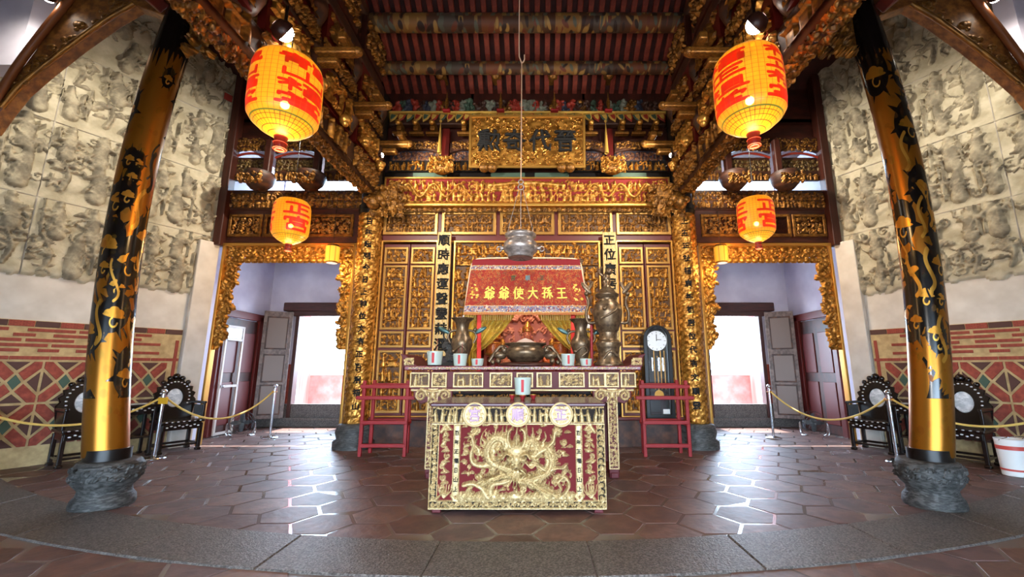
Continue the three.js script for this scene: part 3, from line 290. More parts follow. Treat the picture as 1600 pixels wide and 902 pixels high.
// ---------------------------------------------------------------- outside: terrace, parapets and posts, court
{
  const t = structure('ground_terrace', 'sunlit pale paving behind the hall', 'paving'); part(t, 'paving', metres(box(40, 0.2, 30, 0, -0.12, -26)), M.outWhite);
  const c = structure('ground_court', 'pale paving of the court in front', 'paving'); part(c, 'paving', metres(box(60, 0.2, 40, 0, -0.2, 24.2)), std({ color: '#a8988c', roughness: 0.9 }));
  for (const s of [-1, 1]) {
    const p = thing('parapet', s < 0 ? 'red and white parapet outside the doorway by the glazed door' : 'red and white parapet outside the doorway by the clock', 'parapet', [s * 5.6, 0, -13]);
    part(p, 'wall', metres(box(4.2, 1.2, 0.2, 0, 0.6, 0)), M.outRed); part(p, 'coping', rbox(4.3, 0.12, 0.3, 0.02, 0, 1.3, 0), M.outWhite); part(p, 'base', rbox(4.3, 0.34, 0.3, 0.02, 0, 0.17, 0), M.outWhite);
    const q = thing('veranda_post', s < 0 ? 'red square post with white edge outside the doorway by the glazed door' : 'red square post with white edge outside the doorway by the clock', 'post', [s * 6.65, 0, -12.6]);
    part(q, 'shaft', rbox(0.3, 4.6, 0.3, 0.02, 0, 2.3, 0), M.outRed); part(q, 'edge_board', rbox(0.18, 4.6, 0.12, 0.02, s * 0.24, 2.3, 0.1), M.outWhite);
  }
}
// ---------------------------------------------------------------- gilded screen behind the altar
const SIDE = { [-1]: 'on the glazed-door side', 1: 'on the clock side' };
const ZC = -8.12;
// four screen leaves
for (const s of [-1, 1]) for (const [k, x] of [[0, 2.59], [1, 2.06]]) {
  const t = thing('screen_leaf', `carved gilt screen leaf ${k ? 'next to the couplet board' : 'next to the rear column'} ${SIDE[s]}`, 'screen', [s * x, 0.53, ZC], 0, 'carved screen leaves flanking the altar');
  part(t, 'frame', rbox(0.52, 3.31, 0.05, 0.01, 0, 1.655, -0.03), M.redLacquer);
  for (const [y0, y1, st, sc] of [[2.9, 3.23, 'foliage', 0.12], [1.6, 2.86, 'mixed', 0.115], [1.26, 1.56, 'foliage', 0.11], [0.06, 1.2, 'mixed', 0.15]]) panel(t, 'carved_panel', 0.46, y1 - y0, st, sc, 3 + k + (s > 0 ? 2 : 0), { pos: [0, (y0 + y1) / 2, 0.0], t: 0.034, depth: 0.05, cell: 0.012 });
}
for (const s of [-1, 1]) { const t = structure(s < 0 ? 'trim_8' : 'trim_9', `thin bright gilt border around the screen leaves ${SIDE[s]}`, 'border'); t.position.set(s * 2.32, 2.2, ZC); part(t, 'moulding', frameGeo(1.12, 3.38, 0.022, 0.07), M.goldTrim); }
// couplet boards, hung either side of the niche
const couplets = { [-1]: '順時應運聲靈赫濯', 1: '正位廣居神福百年' };
for (const s of [-1, 1]) {
  const t = thing('couplet_board', s < 0 ? 'gilt couplet board with black characters, above the grey stone ornament' : 'gilt couplet board with black characters, half covered by the tall censer', 'board', [s * 1.62, 1.62, ZC + 0.1], 0, 'gilt couplet boards by the niche');
  t.rotation.x = 0.02;
  part(t, 'board', rbox(0.27, 2.42, 0.05, 0.012, 0, 1.21, 0), std({ map: mottled('#a07c40', '#d9b878', 12, 0.3, 14, 1.4), metalness: 0.3, roughness: 0.45 }));
  part(t, 'carving', carved('foliage', 0.26, 2.4, 0.06, 0.005, 5, 0.01), M.paleGold, [0, 1.21, 0.025]);
  part(t, 'hook', tube([[0, 2.42, 0], [0, 2.5, 0.02], [0.02, 2.47, 0.05]], 0.01, 10, 6), M.black);
  [...couplets[s]].forEach((ch, i) => part(t, 'character', glyph(ch, 0.22, 0.014, 5.4), M.inkBlack, [0, 2.25 - i * 0.29, 0.038]));
}
// carved surround of the niche
{
  const t = thing('niche_surround', 'broad carved gilt surround of the altar niche', 'surround', [0, 1.2, ZC]);
  part(t, 'carved_header', carved('mixed', 2.84, 0.46, 0.17, 0.06, 21), M.gold, [0, 2.42, 0.02]); part(t, 'header_board', box(2.84, 0.46, 0.04, 0, 2.42, 0), M.panelGround);
  for (const s of [-1, 1]) { part(t, 'carved_side', carved('mixed', 0.5, 2.2, 0.17, 0.06, 23), M.gold, [s * 1.17, 1.08, 0.02]); part(t, 'side_board', box(0.5, 2.2, 0.04, s * 1.17, 1.08, 0), M.panelGround); part(t, 'edge_moulding', rbox(0.04, 2.66, 0.09, 0.01, s * 1.43, 1.33, 0.03), M.goldTrim); }
  part(t, 'edge_moulding', rbox(2.9, 0.04, 0.09, 0.01, 0, 2.67, 0.03), M.goldTrim);
}
// row of five panels above
{
  const t = thing('panel_beam', 'red beam holding five carved gilt panels above the niche', 'beam', [0, 3.88, ZC]);
  part(t, 'beam', rbox(5.86, 0.74, 0.1, 0.02, 0, 0.36, -0.06), M.redLacquer);
  part(t, 'lower_moulding', rbox(5.8, 0.035, 0.1, 0.012, 0, 0.0, 0), M.goldTrim);
  for (let i = 0; i < 5; i++) panel(t, 'carved_panel', 1.08, 0.47, 'mixed', 0.13, 31 + i, { pos: [(i - 2) * 1.172, 0.39, 0], t: 0.045, depth: 0.05, gold: M.agedGold });
}
// long red and gold frieze
{
  const t = thing('carved_frieze', 'long red frieze crowded with gilt figures and dragons', 'frieze', [0, 4.62, ZC + 0.14]);
  part(t, 'board', box(5.72, 0.56, 0.06, 0, 0.28, -0.03), M.redGround);
  const c = new Carving(5.66, 0.5, 0.016), R = rng(77); c.scene(R, 0.26, 0.055, 0, 0.02, 5.66, 0.5); for (let i = 0; i < 70; i++) c.curl(R() * 5.66, 0.05 + R() * 0.4, 0.05, 1.2, R() * 6, 1, 0.012, 0.03);
  for (const [a, b] of [[0.3, 1], [5.36, -1]]) { const p = []; for (let i = 0; i <= 20; i++) p.push([a + b * i * 0.075, 0.25 + 0.14 * Math.sin(i * 0.9)]); c.path(p, 0.045, 0.02, 0.07); }
  for (let i = -3; i <= 3; i++) c.plate(2.83 + i * 0.16 - 0.02, 0.05, 2.83 + i * 0.16 + 0.02, 0.3, 0.05); c.path([[2.1, 0.36], [2.83, 0.42], [3.56, 0.36]], 0.05, 0.05, 0.07).dome(2.83, 0.2, 0.07, 0.12, 0.07);
  part(t, 'carving', c.mesh(), std({ map: goldMap, metalness: 0.55, roughness: 0.36 }), [0, 0.28, 0.001]);
  part(t, 'moulding', frameGeo(5.74, 0.58, 0.025, 0.04), M.goldTrim, [0, 0.28, -0.01]);
  part(t, 'ledge', rbox(5.7, 0.06, 0.16, 0.02, 0, -0.03, 0.0), M.goldTrim);
  part(t, 'ledge_carving', carved('scroll', 5.6, 0.1, 0.1, 0.02, 79), M.agedGold, [0, -0.1, -0.02]);
}
// brackets and arched beams beside and behind the plaque
for (const s of [-1, 1]) {
  for (const [x, w, wh] of [[2.36, 1.06, 'between the upper post and the rear column'], [1.18, 0.88, 'between the plaque and the upper post']]) {
    const t = thing('arched_beam', `carved arched beam ${wh} ${SIDE[s]}`, 'beam', [s * x, 5.42, -8.25], 0, 'carved arched beams beside the plaque');
    const arc = []; for (let i = 0; i <= 8; i++) { const u = i / 8 * 2 - 1; arc.push([u * w / 2, 0.62 + 0.1 * (1 - u * u)]); }
    const lower = arc.slice().reverse().map(([a, b]) => [a, b - 0.2]);
    part(t, 'arch', extrude([...lower, ...arc], 0.1, 0.01), M.browner);
    part(t, 'arch_carving', carved('foliage', w - 0.06, 0.17, 0.08, 0.03, 41 + (w > 1 ? 1 : 0)), M.agedGold, [0, 0.58, 0.11]);
    part(t, 'painted_board', box(w, 0.26, 0.06, 0, 0.36, 0.0), M.navy);
    part(t, 'board_carving', carved('foliage', w - 0.06, 0.22, 0.1, 0.025, 45), std({ map: mottled('#4a2a2a', '#8a5a30', 9, 0.4, 46, 1.5), roughness: 0.5 }), [0, 0.36, 0.035]);
    part(t, 'figure_board', box(w, 0.24, 0.1, 0, 0.1, 0.08), M.blackGround); part(t, 'figure_carving', carved('scene', w, 0.23, 0.22, 0.05, 47), M.gold, [0, 0.1, 0.135]);
  }
  const p = thing('upper_post', `dark short post with a carved gilt foot ${SIDE[s]}`, 'post', [s * 1.72, 5.39, -8.2]);
  part(p, 'shaft', rbox(0.15, 0.98, 0.15, 0.01, 0, 0.5, 0), M.redLacquer); part(p, 'carved_foot', new THREE.SphereGeometry(0.22, 18, 10).scale(1, 0.72, 0.6).translate(0, 0.0, 0.27), M.agedGold);
  part(p, 'foot_carving', carved('foliage', 0.5, 0.36, 0.1, 0.06, 51), M.gold, [0, 0.02, 0.38]);
  part(p, 'tassel', merge([lathe([[0.004, 0.9], [0.018, 0.7], [0.03, 0.45], [0.045, 0.2]], 10), ball(0.03, 0, 0.93, 0)]), M.ochre, [-0.09, 0.15, 0.2]);
  for (let i = 0; i < 4; i++) { const t = thing('gilt_bracket', `small stepped gilt bracket under the petal cornice ${SIDE[s]}`, 'bracket', [s * [1.32, 1.98, 2.33, 2.68][i], 6.16, -8.1], 0, s < 0 ? 'brackets under the cornice by the glazed door side' : 'brackets under the cornice by the clock side'); part(t, 'block', merge([rbox(0.12, 0.08, 0.3, 0.02, 0, 0.26, 0), rbox(0.1, 0.1, 0.22, 0.02, 0, 0.16, 0), rbox(0.3, 0.06, 0.12, 0.02, 0, 0.08, 0)]), M.agedGold); part(t, 'boss', ball(0.055, 0, 0.24, 0.17), M.goldTrim); }
}
{ const t = thing('dark_beam', 'dark beam directly above the red and gold frieze', 'beam', [0, 5.29, -8.2]); part(t, 'beam', rbox(5.9, 0.18, 0.24, 0.04), M.black); for (const x of [-2.0, -0.4, 0.5, 2.1]) part(t, 'painted_field', rbox(0.7, 0.12, 0.02, 0.01, x, 0, 0.12), M.teal); }
// petal cornice and painted figures
{
  const t = thing('petal_cornice', 'cornice of painted lotus petals above the plaque', 'cornice', [0, 6.46, -8.05]);
  part(t, 'board', rbox(5.86, 0.24, 0.16, 0.03, 0, 0.11, -0.12), M.browner); part(t, 'top_edge', rbox(5.9, 0.035, 0.2, 0.01, 0, 0.235, -0.06), M.ochre);
  const petalGeo = extrude([[-0.075, 0.1], [-0.06, 0], [0.0, -0.1], [0.06, 0], [0.075, 0.1]], 0.02, 0.008), inner = extrude([[-0.045, 0.08], [-0.035, 0], [0, -0.06], [0.035, 0], [0.045, 0.08]], 0.012, 0.004), mats = [M.ochre, M.vermilion, M.teal, M.ochre];
  for (let i = 0; i < 34; i++) { const q = part(t, 'petal', petalGeo, mats[i % 4], [(i - 16.5) * 0.172, 0.1, 0.0], [-0.25, 0, 0.3 * (i < 17 ? -1 : 1)]); part(q, 'petal_heart', inner, mats[(i + 2) % 4], [0, 0, 0.022]); }
  const f = thing('figure_frieze', 'crowded frieze of painted figures under the roof', 'frieze', [0, 6.72, -8.2]);
  part(f, 'board', box(5.8, 0.4, 0.06, 0, 0.2, -0.05), M.darkWood);
  const R = rng(61), pal = [M.teal, M.navy, M.browner, M.agedGold, M.vermilion, std({ color: '#6f7466', roughness: 0.6 })];
  for (let i = 0; i < 46; i++) { const c = new Carving(0.2, 0.4, 0.014); for (let k = 0; k < 7; k++) c.dome(0.03 + R() * 0.14, 0.03 + R() * 0.3, 0.025 + R() * 0.035, 0.025 + R() * 0.03, 0.05 + R() * 0.04, R() * 3); c.figure(0.1, 0.02, 0.22 + R() * 0.12, R, 0.05); const m = part(f, 'figure', c.mesh(), pal[R() * 6 | 0], [-2.78 + i * 0.1235, 0.2, 0.0 + R() * 0.03]); m.scale.x = 0.9 + R() * 0.5; }
  for (let i = 0; i < 4; i++) { const x = (i - 1.5) * 1.13, p = thing('hanging_ornament', 'slender gilt ornament standing above the petal cornice', 'ornament', [x, 6.7, -7.98], 0, 'slender ornaments above the cornice'); part(p, 'stem', lathe([[0.06, 0], [0.03, 0.08], [0.045, 0.16], [0.018, 0.3], [0.006, 0.42]], 12), M.agedGold); part(p, 'foot', rbox(0.16, 0.05, 0.1, 0.015, 0, 0.0, 0), M.brightRed); }
}
// the plaque
{
  const t = thing('name_plaque', 'large gilt plaque with four bold black characters', 'plaque', [0, 5.4, -7.9]); t.rotation.x = 0.1;
  part(t, 'board', rbox(2.3, 1.06, 0.08, 0.02, 0, 0.52, -0.04), M.gold);
  const c = new Carving(2.24, 1.0, 0.014), R = rng(5); for (let i = 0; i < 420; i++) c.dome(R() * 2.24, R(), 0.015 + R() * 0.03, 0.015 + R() * 0.02, 0.03, R() * 3); for (let i = 0; i < 60; i++) c.curl(R() * 2.24, R(), 0.06, 1.2, R() * 6, 1, 0.012, 0.025); part(t, 'ground_carving', c.mesh(), std({ map: goldMap, metalness: 0.75, roughness: 0.22 }), [0, 0.52, 0.0]);
  part(t, 'edge_moulding', frameGeo(2.34, 1.1, 0.035, 0.03), M.goldTrim, [0, 0.52, -0.01]);
  ['勳', '奇', '代', '晉'].forEach((ch, i) => part(t, 'character', glyph(ch, 0.44, 0.045, 6), M.inkBlack, [-0.77 + i * 0.515, 0.53, 0.02]));
  for (const x of [-0.78, 0.78]) part(t, 'support', merge([rbox(0.3, 0.16, 0.16, 0.04, x, -0.02, 0), ball(0.1, x - 0.08, -0.05, 0.06), ball(0.1, x + 0.08, -0.05, 0.06)]), M.agedGold);
}
// ---------------------------------------------------------------- rear columns
const rearText = { [-1]: '百年起到今日上神位文有正百居福山', 1: '上五正祉福廣年祖居位代有文順靈' };
for (const s of [-1, 1]) {
  const t = thing('rear_column', `gilded rear column with a line of black characters ${SIDE[s]}`, 'column', [s * 3.1, 0, -7.98], 0, 'gilded rear columns');
  const H = 3.96, n = 60, m = 230, g = new THREE.CylinderGeometry(0.212, 0.205, H, n, m, true), p = g.attributes.position, c = new Carving(1.33, H, 0.02), R = rng(88 + s); c.foliage(R, 0.11, 0.022);
  for (let i = 0; i < p.count; i++) { const a = ((Math.atan2(p.getZ(i), p.getX(i)) / (2 * Math.PI)) + 1) % 1, y = p.getY(i) + H / 2, k = Math.max(0, c.a[Math.min(c.ny - 1, Math.round(y / c.cy)) * c.nx + Math.min(c.nx - 1, Math.round(a * 1.33 / c.cx))]), f = 1 + k / 0.21; p.setX(i, p.getX(i) * f); p.setZ(i, p.getZ(i) * f); }
  const uv = g.attributes.uv; for (let i = 0; i < uv.count; i++) uv.setXY(i, uv.getX(i) * 1.33, uv.getY(i) * H);
  g.computeVertexNormals(); part(t, 'carved_shaft', g, M.gold, [0, 0.42 + H / 2, 0]);
  part(t, 'core', cyl(0.2, 0.2, H, 0, 0.42 + H / 2, 0, 24), M.gold);
  part(t, 'stone_base', lathe([[0.36, 0], [0.36, 0.12], [0.3, 0.16], [0.33, 0.28], [0.3, 0.4], [0.23, 0.43]], 28), M.darkStone);
  part(t, 'upper_shaft', cyl(0.2, 0.2, 2.6, 0, 5.7, 0), M.black);
  part(t, 'collar', merge([cyl(0.235, 0.225, 0.07, 0, 4.41, 0), cyl(0.24, 0.24, 0.1, 0, 4.5, 0)]), M.black);
  const ang = Math.atan2(EYEX - s * 3.1, 7.98) + s * 0.1; [...rearText[s]].forEach((ch, i, all) => { const q = part(t, 'character', glyph(ch, 0.125, 0.02, 6, 0.006), M.inkBlack, [Math.sin(ang) * 0.222, 4.2 - i * (3.7 / all.length), Math.cos(ang) * 0.222]); q.rotation.y = ang; });
}
// ---------------------------------------------------------------- side bays: carved openings with panels and beams above
for (const s of [-1, 1]) {
  const z = -8.2, cx = 4.76, w = 2.62;
  const d = thing('opening_surround', `gilt carved surround of the back-room opening ${SIDE[s]}`, 'surround', [s * cx, 0, z], 0, 'carved gilt opening surrounds');
  part(d, 'outer_edge', merge([rbox(0.05, 3.85, 0.12, 0.01, -w / 2, 1.92, 0), rbox(0.05, 3.85, 0.12, 0.01, w / 2, 1.92, 0), rbox(w + 0.05, 0.06, 0.12, 0.01, 0, 3.84, 0)]), M.goldTrim);
  const lace = new Carving(w - 0.06, 0.34, 0.015), R = rng(120 + s); lace.foliage(R, 0.13, 0.05, 0, 0.06, w - 0.06, 0.34); lace.foliage(R, 0.17, 0.06, 0, 0.1, w - 0.06, 0.34); for (let i = 0; i < 20; i++) lace.dome(0.05 + i * 0.13, 0.06, 0.07, 0.06, 0.04); lace.plate(0, 0.12, w, 0.34, 0.012);
  part(d, 'carved_header', lace.mesh(), M.gold, [0, 3.64, 0]);
  for (const q of [-1, 1]) { const c = new Carving(0.34, 1.75, 0.015), r = rng(140 + q), edge = (y) => 0.06 + 0.24 * Math.pow(y / 1.75, 0.35) * (0.88 + 0.12 * Math.sin(y * 9)); for (let i = 0; i < 95; i++) { const y = r() * 1.75, e = edge(y), x = r() * e; const X = q < 0 ? x : 0.34 - x; if (i % 3) c.leaf(X, y, r() * 6, 0.12, 0.03, 0.05); else c.flower(X, y, 0.06, 6, 0.055); } c.raise(0, 0, 0.34, 1.75, (x, y) => ((q < 0 ? x : 0.34 - x) < edge(y) * 0.9 ? 0.012 : -1)); part(d, 'carved_side', c.mesh(), M.gold, [q * (w / 2 - 0.19), 2.62, 0]); }
  const b = thing('bay_panel_beam', `dark beam with three carved panels over the opening ${SIDE[s]}`, 'beam', [s * cx, 3.88, z]);
  part(b, 'beam', rbox(w + 0.3, 0.72, 0.12, 0.02, 0, 0.37, -0.06), M.darkWood);
  for (let i = 0; i < 3; i++) panel(b, 'carved_panel', [0.66, 0.72, 1.0][s < 0 ? i : 2 - i], 0.46, i === 1 ? 'scene' : 'foliage', i === 1 ? 0.3 : 0.13, 151 + i, { pos: [(s < 0 ? [-0.97, -0.22, 0.72] : [-0.72, 0.22, 0.97])[i], 0.37, 0.0], gold: M.agedGold, frame: M.agedGold, t: 0.04 });
  const f = thing('bay_frieze', `brown and gold carved frieze over the opening ${SIDE[s]}`, 'frieze', [s * cx, 4.6, z + 0.02]);
  part(f, 'board', box(w + 0.3, 0.42, 0.1, 0, 0.2, -0.05), M.browner); part(f, 'carving', carved('mixed', w + 0.2, 0.36, 0.15, 0.045, 161 + s, 0.016), M.agedGold, [0, 0.2, 0.001]);
  // consoles with white daylight gaps between
  for (const [k, x] of [[0, -0.61], [1, 0.42]]) { const c = thing('bowl_console', `carved bowl-shaped console ${k === (s < 0 ? 0 : 1) ? 'towards the side wall' : 'towards the rear column'} ${SIDE[s]}`, 'console', [s * cx + x, 4.94, z + 0.3]); part(c, 'bowl', lathe([[0.02, -0.06], [0.14, -0.03], [0.24, 0.08], [0.29, 0.22], [0.27, 0.3]], 22), M.browner); part(c, 'bowl_carving', carved('foliage', 0.46, 0.26, 0.11, 0.06, 171), M.agedGold, [0, 0.12, 0.24]); part(c, 'post', rbox(0.14, 0.9, 0.14, 0.03, 0, 0.7, -0.2), M.darkWood); }
  for (let i = 0; i < 3; i++) {
    const x = s * cx + [-1.06, -0.1, 0.93][i], ww = [0.74, 0.86, 0.86][i], k = s < 0 ? i : 2 - i, t = thing('bay_arch', `carved arched beam ${['next to the side wall', 'in the middle of the bay', 'next to the rear column'][k]} ${SIDE[s]}`, 'beam', [x, 5.24, z - 0.02], 0, 'arched beams over the openings');
    part(t, 'board', box(ww, 0.5, 0.08, 0, 0.27, -0.04), M.browner); part(t, 'figure_carving', carved('scene', ww, 0.2, 0.2, 0.05, 181), M.agedGold, [0, 0.1, 0.001]); part(t, 'carving', carved('foliage', ww, 0.26, 0.1, 0.035, 183), std({ map: mottled('#4b3a20', '#7d6230', 9, 0.4, 184, 1.5), roughness: 0.5, metalness: 0.3 }), [0, 0.34, 0.001]);
    const arc = []; for (let q = 0; q <= 8; q++) { const u = q / 8 * 2 - 1; arc.push([u * ww / 2, 0.5 + 0.1 * (1 - u * u), 0.03]); } part(t, 'red_edge', tube(arc, 0.025, 14, 6), M.vermilion); part(t, 'upper_board', extrude([...arc.map((p) => [p[0], p[1] + 0.1]), [ww / 2, 0.95], [-ww / 2, 0.95]], 0.06, 0.005), M.darkWood);
    part(t, 'upper_carving', carved('foliage', ww, 0.3, 0.12, 0.03, 185), M.agedGold, [0, 0.78, 0.065]);
  }
  const u = structure(s < 0 ? 'trim_4' : 'trim_5', `dark corner post between opening and side wall ${SIDE[s]}`, 'post');
  part(u, 'post', rbox(0.16, 4.6, 0.2, 0.02, s * 6.17, 6.1, z + 0.06), M.darkWood); part(u, 'upper_wall', box(3.0, 1.0, 0.1, s * 4.8, 6.6, z - 0.1), M.darkWood);
}
// ---------------------------------------------------------------- front offering table with the dragon panel
{
  const t = thing('offering_table', 'front offering table with a pale gold dragon carved on maroon', 'table', [0, 0, -4.42]), W = 1.74;
  part(t, 'body', rbox(W - 0.02, 0.96, 0.84, 0.01, 0, 0.53, -0.46), M.maroon);
  part(t, 'table_top', rbox(W + 0.03, 0.035, 0.94, 0.012, 0, 1.035, -0.45), std({ color: '#4a2430', roughness: 0.22 }));
  for (const x of [-0.8, 0.8]) for (const z of [-0.1, -0.82]) part(t, 'foot', rbox(0.09, 0.07, 0.09, 0.012, x, 0.035, z), M.maroon);
  const D = (X, Y) => [(X - 150) * 0.001481, (820 - Y) * 0.00138], h = 0.8, c = new Carving(W, h, 0.0058), R = rng(333), P = (pts, r0, r1, up) => c.path(pts.map((p) => D(...p)), r0, r1, up);
  // borders and inscription strips
  c.plate(0, 0, W, 0.012, 0.02).plate(0, 0.068, W, 0.078, 0.02).plate(0, h - 0.012, W, h, 0.02);
  for (const a of [0, 1]) { const m = (x) => (a ? W - x : x), pl = (x0, x1, y0, y1, u) => c.plate(Math.min(m(x0), m(x1)), y0, Math.max(m(x0), m(x1)), y1, u); pl(0, 0.01, 0, h, 0.02); pl(0.07, 0.08, 0.07, h, 0.02); for (let i = 0; i < 13; i++) { c.curl(m(0.04), 0.1 + i * 0.056, 0.025, 1.3, i * 2, i % 2 ? 1 : -1, 0.0075, 0.024); c.leaf(m(0.022), 0.125 + i * 0.056, 0.7, 0.03, 0.009, 0.022); c.leaf(m(0.058), 0.125 + i * 0.056, 2.3, 0.03, 0.009, 0.022); } pl(0.225, 0.295, 0.12, h, 0.014); pl(0.225, 0.235, 0.12, h, 0.022); pl(0.285, 0.295, 0.12, h, 0.022); c.path([[m(0.225), 0.12], [m(0.26), 0.08], [m(0.295), 0.12]], 0.02, 0.02, 0.02); for (let i = 0; i < 7; i++) { c.cloud(m(0.15), 0.14 + i * 0.1, 0.04, 0.03); c.curl(m(0.12 + R() * 0.06), 0.19 + i * 0.1, 0.03, 1.2, R() * 6, 1, 0.009, 0.025); c.leaf(m(0.1 + R() * 0.1), 0.12 + i * 0.1, R() * 6, 0.07, 0.014, 0.028); } c.path([[m(0.1), 0.72], [m(0.15), 0.78], [m(0.2), 0.74]], 0.02, 0.01, 0.025); for (let q = 0; q < 6; q++) c.path([[m(0.15), 0.1], [m(0.1 + q * 0.022), 0.16], [m(0.09 + q * 0.026), 0.22]], 0.008, 0.004, 0.022); }
  for (let i = 0; i < 28; i++) { c.curl(0.04 + i * 0.062, 0.04, 0.025, 1.3, i, i % 2 ? 1 : -1, 0.0075, 0.024); c.leaf(0.065 + i * 0.062, 0.018, 1.2, 0.045, 0.009, 0.022); }
  // flames of the mane
  for (const [x, y, k] of [[520, 330, -30], [555, 320, -22], [600, 300, -18], [640, 290, -8], [830, 300, 10], [870, 310, 18], [905, 330, 24], [940, 350, 30], [480, 380, -34], [580, 370, -40], [790, 280, 6], [665, 285, -6]]) P([[x, y + 70], [x + k * 0.2, y + 35], [x + k * 0.9, y + 10], [x + k * 0.6, y - 30]], 0.022, 0.004, 0.035);
  // loops of the body
  P([[660, 400], [640, 350], [585, 340], [545, 385], [535, 450], [560, 505], [640, 540], [690, 555]], 0.05, 0.03, 0.06);
  P([[800, 400], [820, 360], [860, 370], [868, 420], [840, 470], [880, 440], [930, 405], [975, 360], [985, 300]], 0.045, 0.02, 0.055);
  P([[930, 400], [960, 450], [965, 520], [930, 580], [860, 610], [800, 630]], 0.042, 0.03, 0.055);
  P([[430, 330], [440, 390], [425, 450], [440, 510], [500, 530], [560, 520]], 0.016, 0.032, 0.045);
  P([[720, 590], [650, 590], [580, 615], [500, 640]], 0.034, 0.016, 0.05); P([[740, 620], [830, 640], [900, 690], [960, 720]], 0.034, 0.03, 0.05);
  P([[820, 520], [860, 520], [930, 560], [1000, 545], [1040, 545]], 0.024, 0.012, 0.05); P([[560, 720], [570, 660], [650, 640], [700, 620]], 0.03, 0.022, 0.045); P([[1050, 720], [1080, 660], [1050, 605], [1010, 640], [1030, 690]], 0.02, 0.012, 0.04); P([[380, 660], [440, 650], [500, 680], [540, 740]], 0.022, 0.03, 0.045);
  for (let i = 0; i < 60; i++) { const [x, y] = D(540 + R() * 440, 400 + R() * 240); c.dome(x, y, 0.012, 0.009, 0.056, R() * 3); }
  // head
  c.dome(...D(730, 430), 0.1, 0.09, 0.07).dome(...D(730, 480), 0.06, 0.07, 0.085).dome(...D(684, 482), 0.036, 0.032, 0.09).dome(...D(776, 482), 0.036, 0.032, 0.09).dome(...D(730, 520), 0.034, 0.026, 0.1).dome(...D(712, 530), 0.016, 0.014, 0.105).dome(...D(748, 530), 0.016, 0.014, 0.105);
  P([[640, 470], [665, 440], [700, 452]], 0.018, 0.012, 0.1); P([[820, 470], [795, 440], [760, 452]], 0.018, 0.012, 0.1);
  for (const k of [-1, 1]) { P([[730 + k * 40, 400], [730 + k * 58, 350], [730 + k * 50, 290], [730 + k * 30, 275]], 0.028, 0.012, 0.065); P([[730 + k * 60, 500], [730 + k * 100, 540], [730 + k * 130, 520], [730 + k * 140, 560]], 0.014, 0.005, 0.06); P([[730 + k * 30, 550], [730 + k * 60, 575], [730 + k * 40, 600]], 0.014, 0.008, 0.07); for (let q = 0; q < 3; q++) P([[730 + k * (85 + q * 12), 450 + q * 22], [730 + k * (115 + q * 14), 455 + q * 26], [730 + k * (130 + q * 12), 440 + q * 30]], 0.014, 0.004, 0.06); }
  P([[730, 380], [728, 330], [732, 270]], 0.02, 0.006, 0.07); c.dome(...D(730, 350), 0.036, 0.05, 0.06);
  for (let i = -2; i <= 2; i++) P([[730 + i * 8, 560], [730 + i * 14, 620], [730 + i * 22, 690 - Math.abs(i) * 16]], 0.011, 0.004, 0.06);
  // claws, lotus, clouds, waves
  for (const [x, y, dx] of [[500, 640, -1], [690, 555, 1], [1040, 540, 1], [985, 300, 1], [960, 720, 1], [430, 330, -1]]) for (let q = -1; q <= 1; q++) P([[x, y], [x + dx * 22, y + q * 16 - 4], [x + dx * 34, y + q * 26 + 6]], 0.012, 0.004, 0.05);
  c.flower(...D(1005, 295), 0.055, 9, 0.05).flower(...D(445, 295), 0.05, 8, 0.045);
  for (const [x, y] of [[380, 260], [400, 390], [375, 500], [385, 580], [1060, 460], [1010, 470], [1075, 300], [1060, 560], [430, 580], [900, 470], [600, 600], [640, 690], [880, 560], [1090, 400], [620, 460], [520, 250], [910, 255]]) c.cloud(...D(x, y), 0.032, 0.035);
  for (const [x, y, a] of [[470, 440, 1], [385, 440, 2], [1050, 370, 3], [940, 470, 0], [620, 410, 4], [420, 700, 1], [480, 600, 3], [980, 640, 5], [1040, 620, 2], [780, 690, 4], [660, 650, 1], [560, 560, 2], [860, 500, 3]]) c.curl(...D(x, y), 0.034, 1.4, a, a % 2 ? 1 : -1, 0.011, 0.035);
  for (let i = 0; i < 14; i++) { c.dome(...D(370 + i * 55, 745), 0.05, 0.03 + R() * 0.03, 0.035); c.curl(...D(385 + i * 55, 728), 0.026, 1.2, i, 1, 0.009, 0.045); }
  c.dome(...D(725, 735), 0.08, 0.045, 0.05);
  const fill = rng(812); for (let i = 0; i < 120; i++) { const x = 365 + fill() * 730, y = 262 + fill() * 470, k = fill(), a = fill() * 6.28; if (k < 0.4) P([[x, y + 16], [x + 8 * Math.cos(a), y], [x - 6 * Math.cos(a), y - 14], [x + 4, y - 30]], 0.011, 0.003, 0.026); else if (k < 0.7) c.curl(...D(x, y), 0.02 + fill() * 0.012, 1.3, a, a > 3 ? 1 : -1, 0.0075, 0.026); else c.cloud(...D(x, y), 0.022, 0.026); }
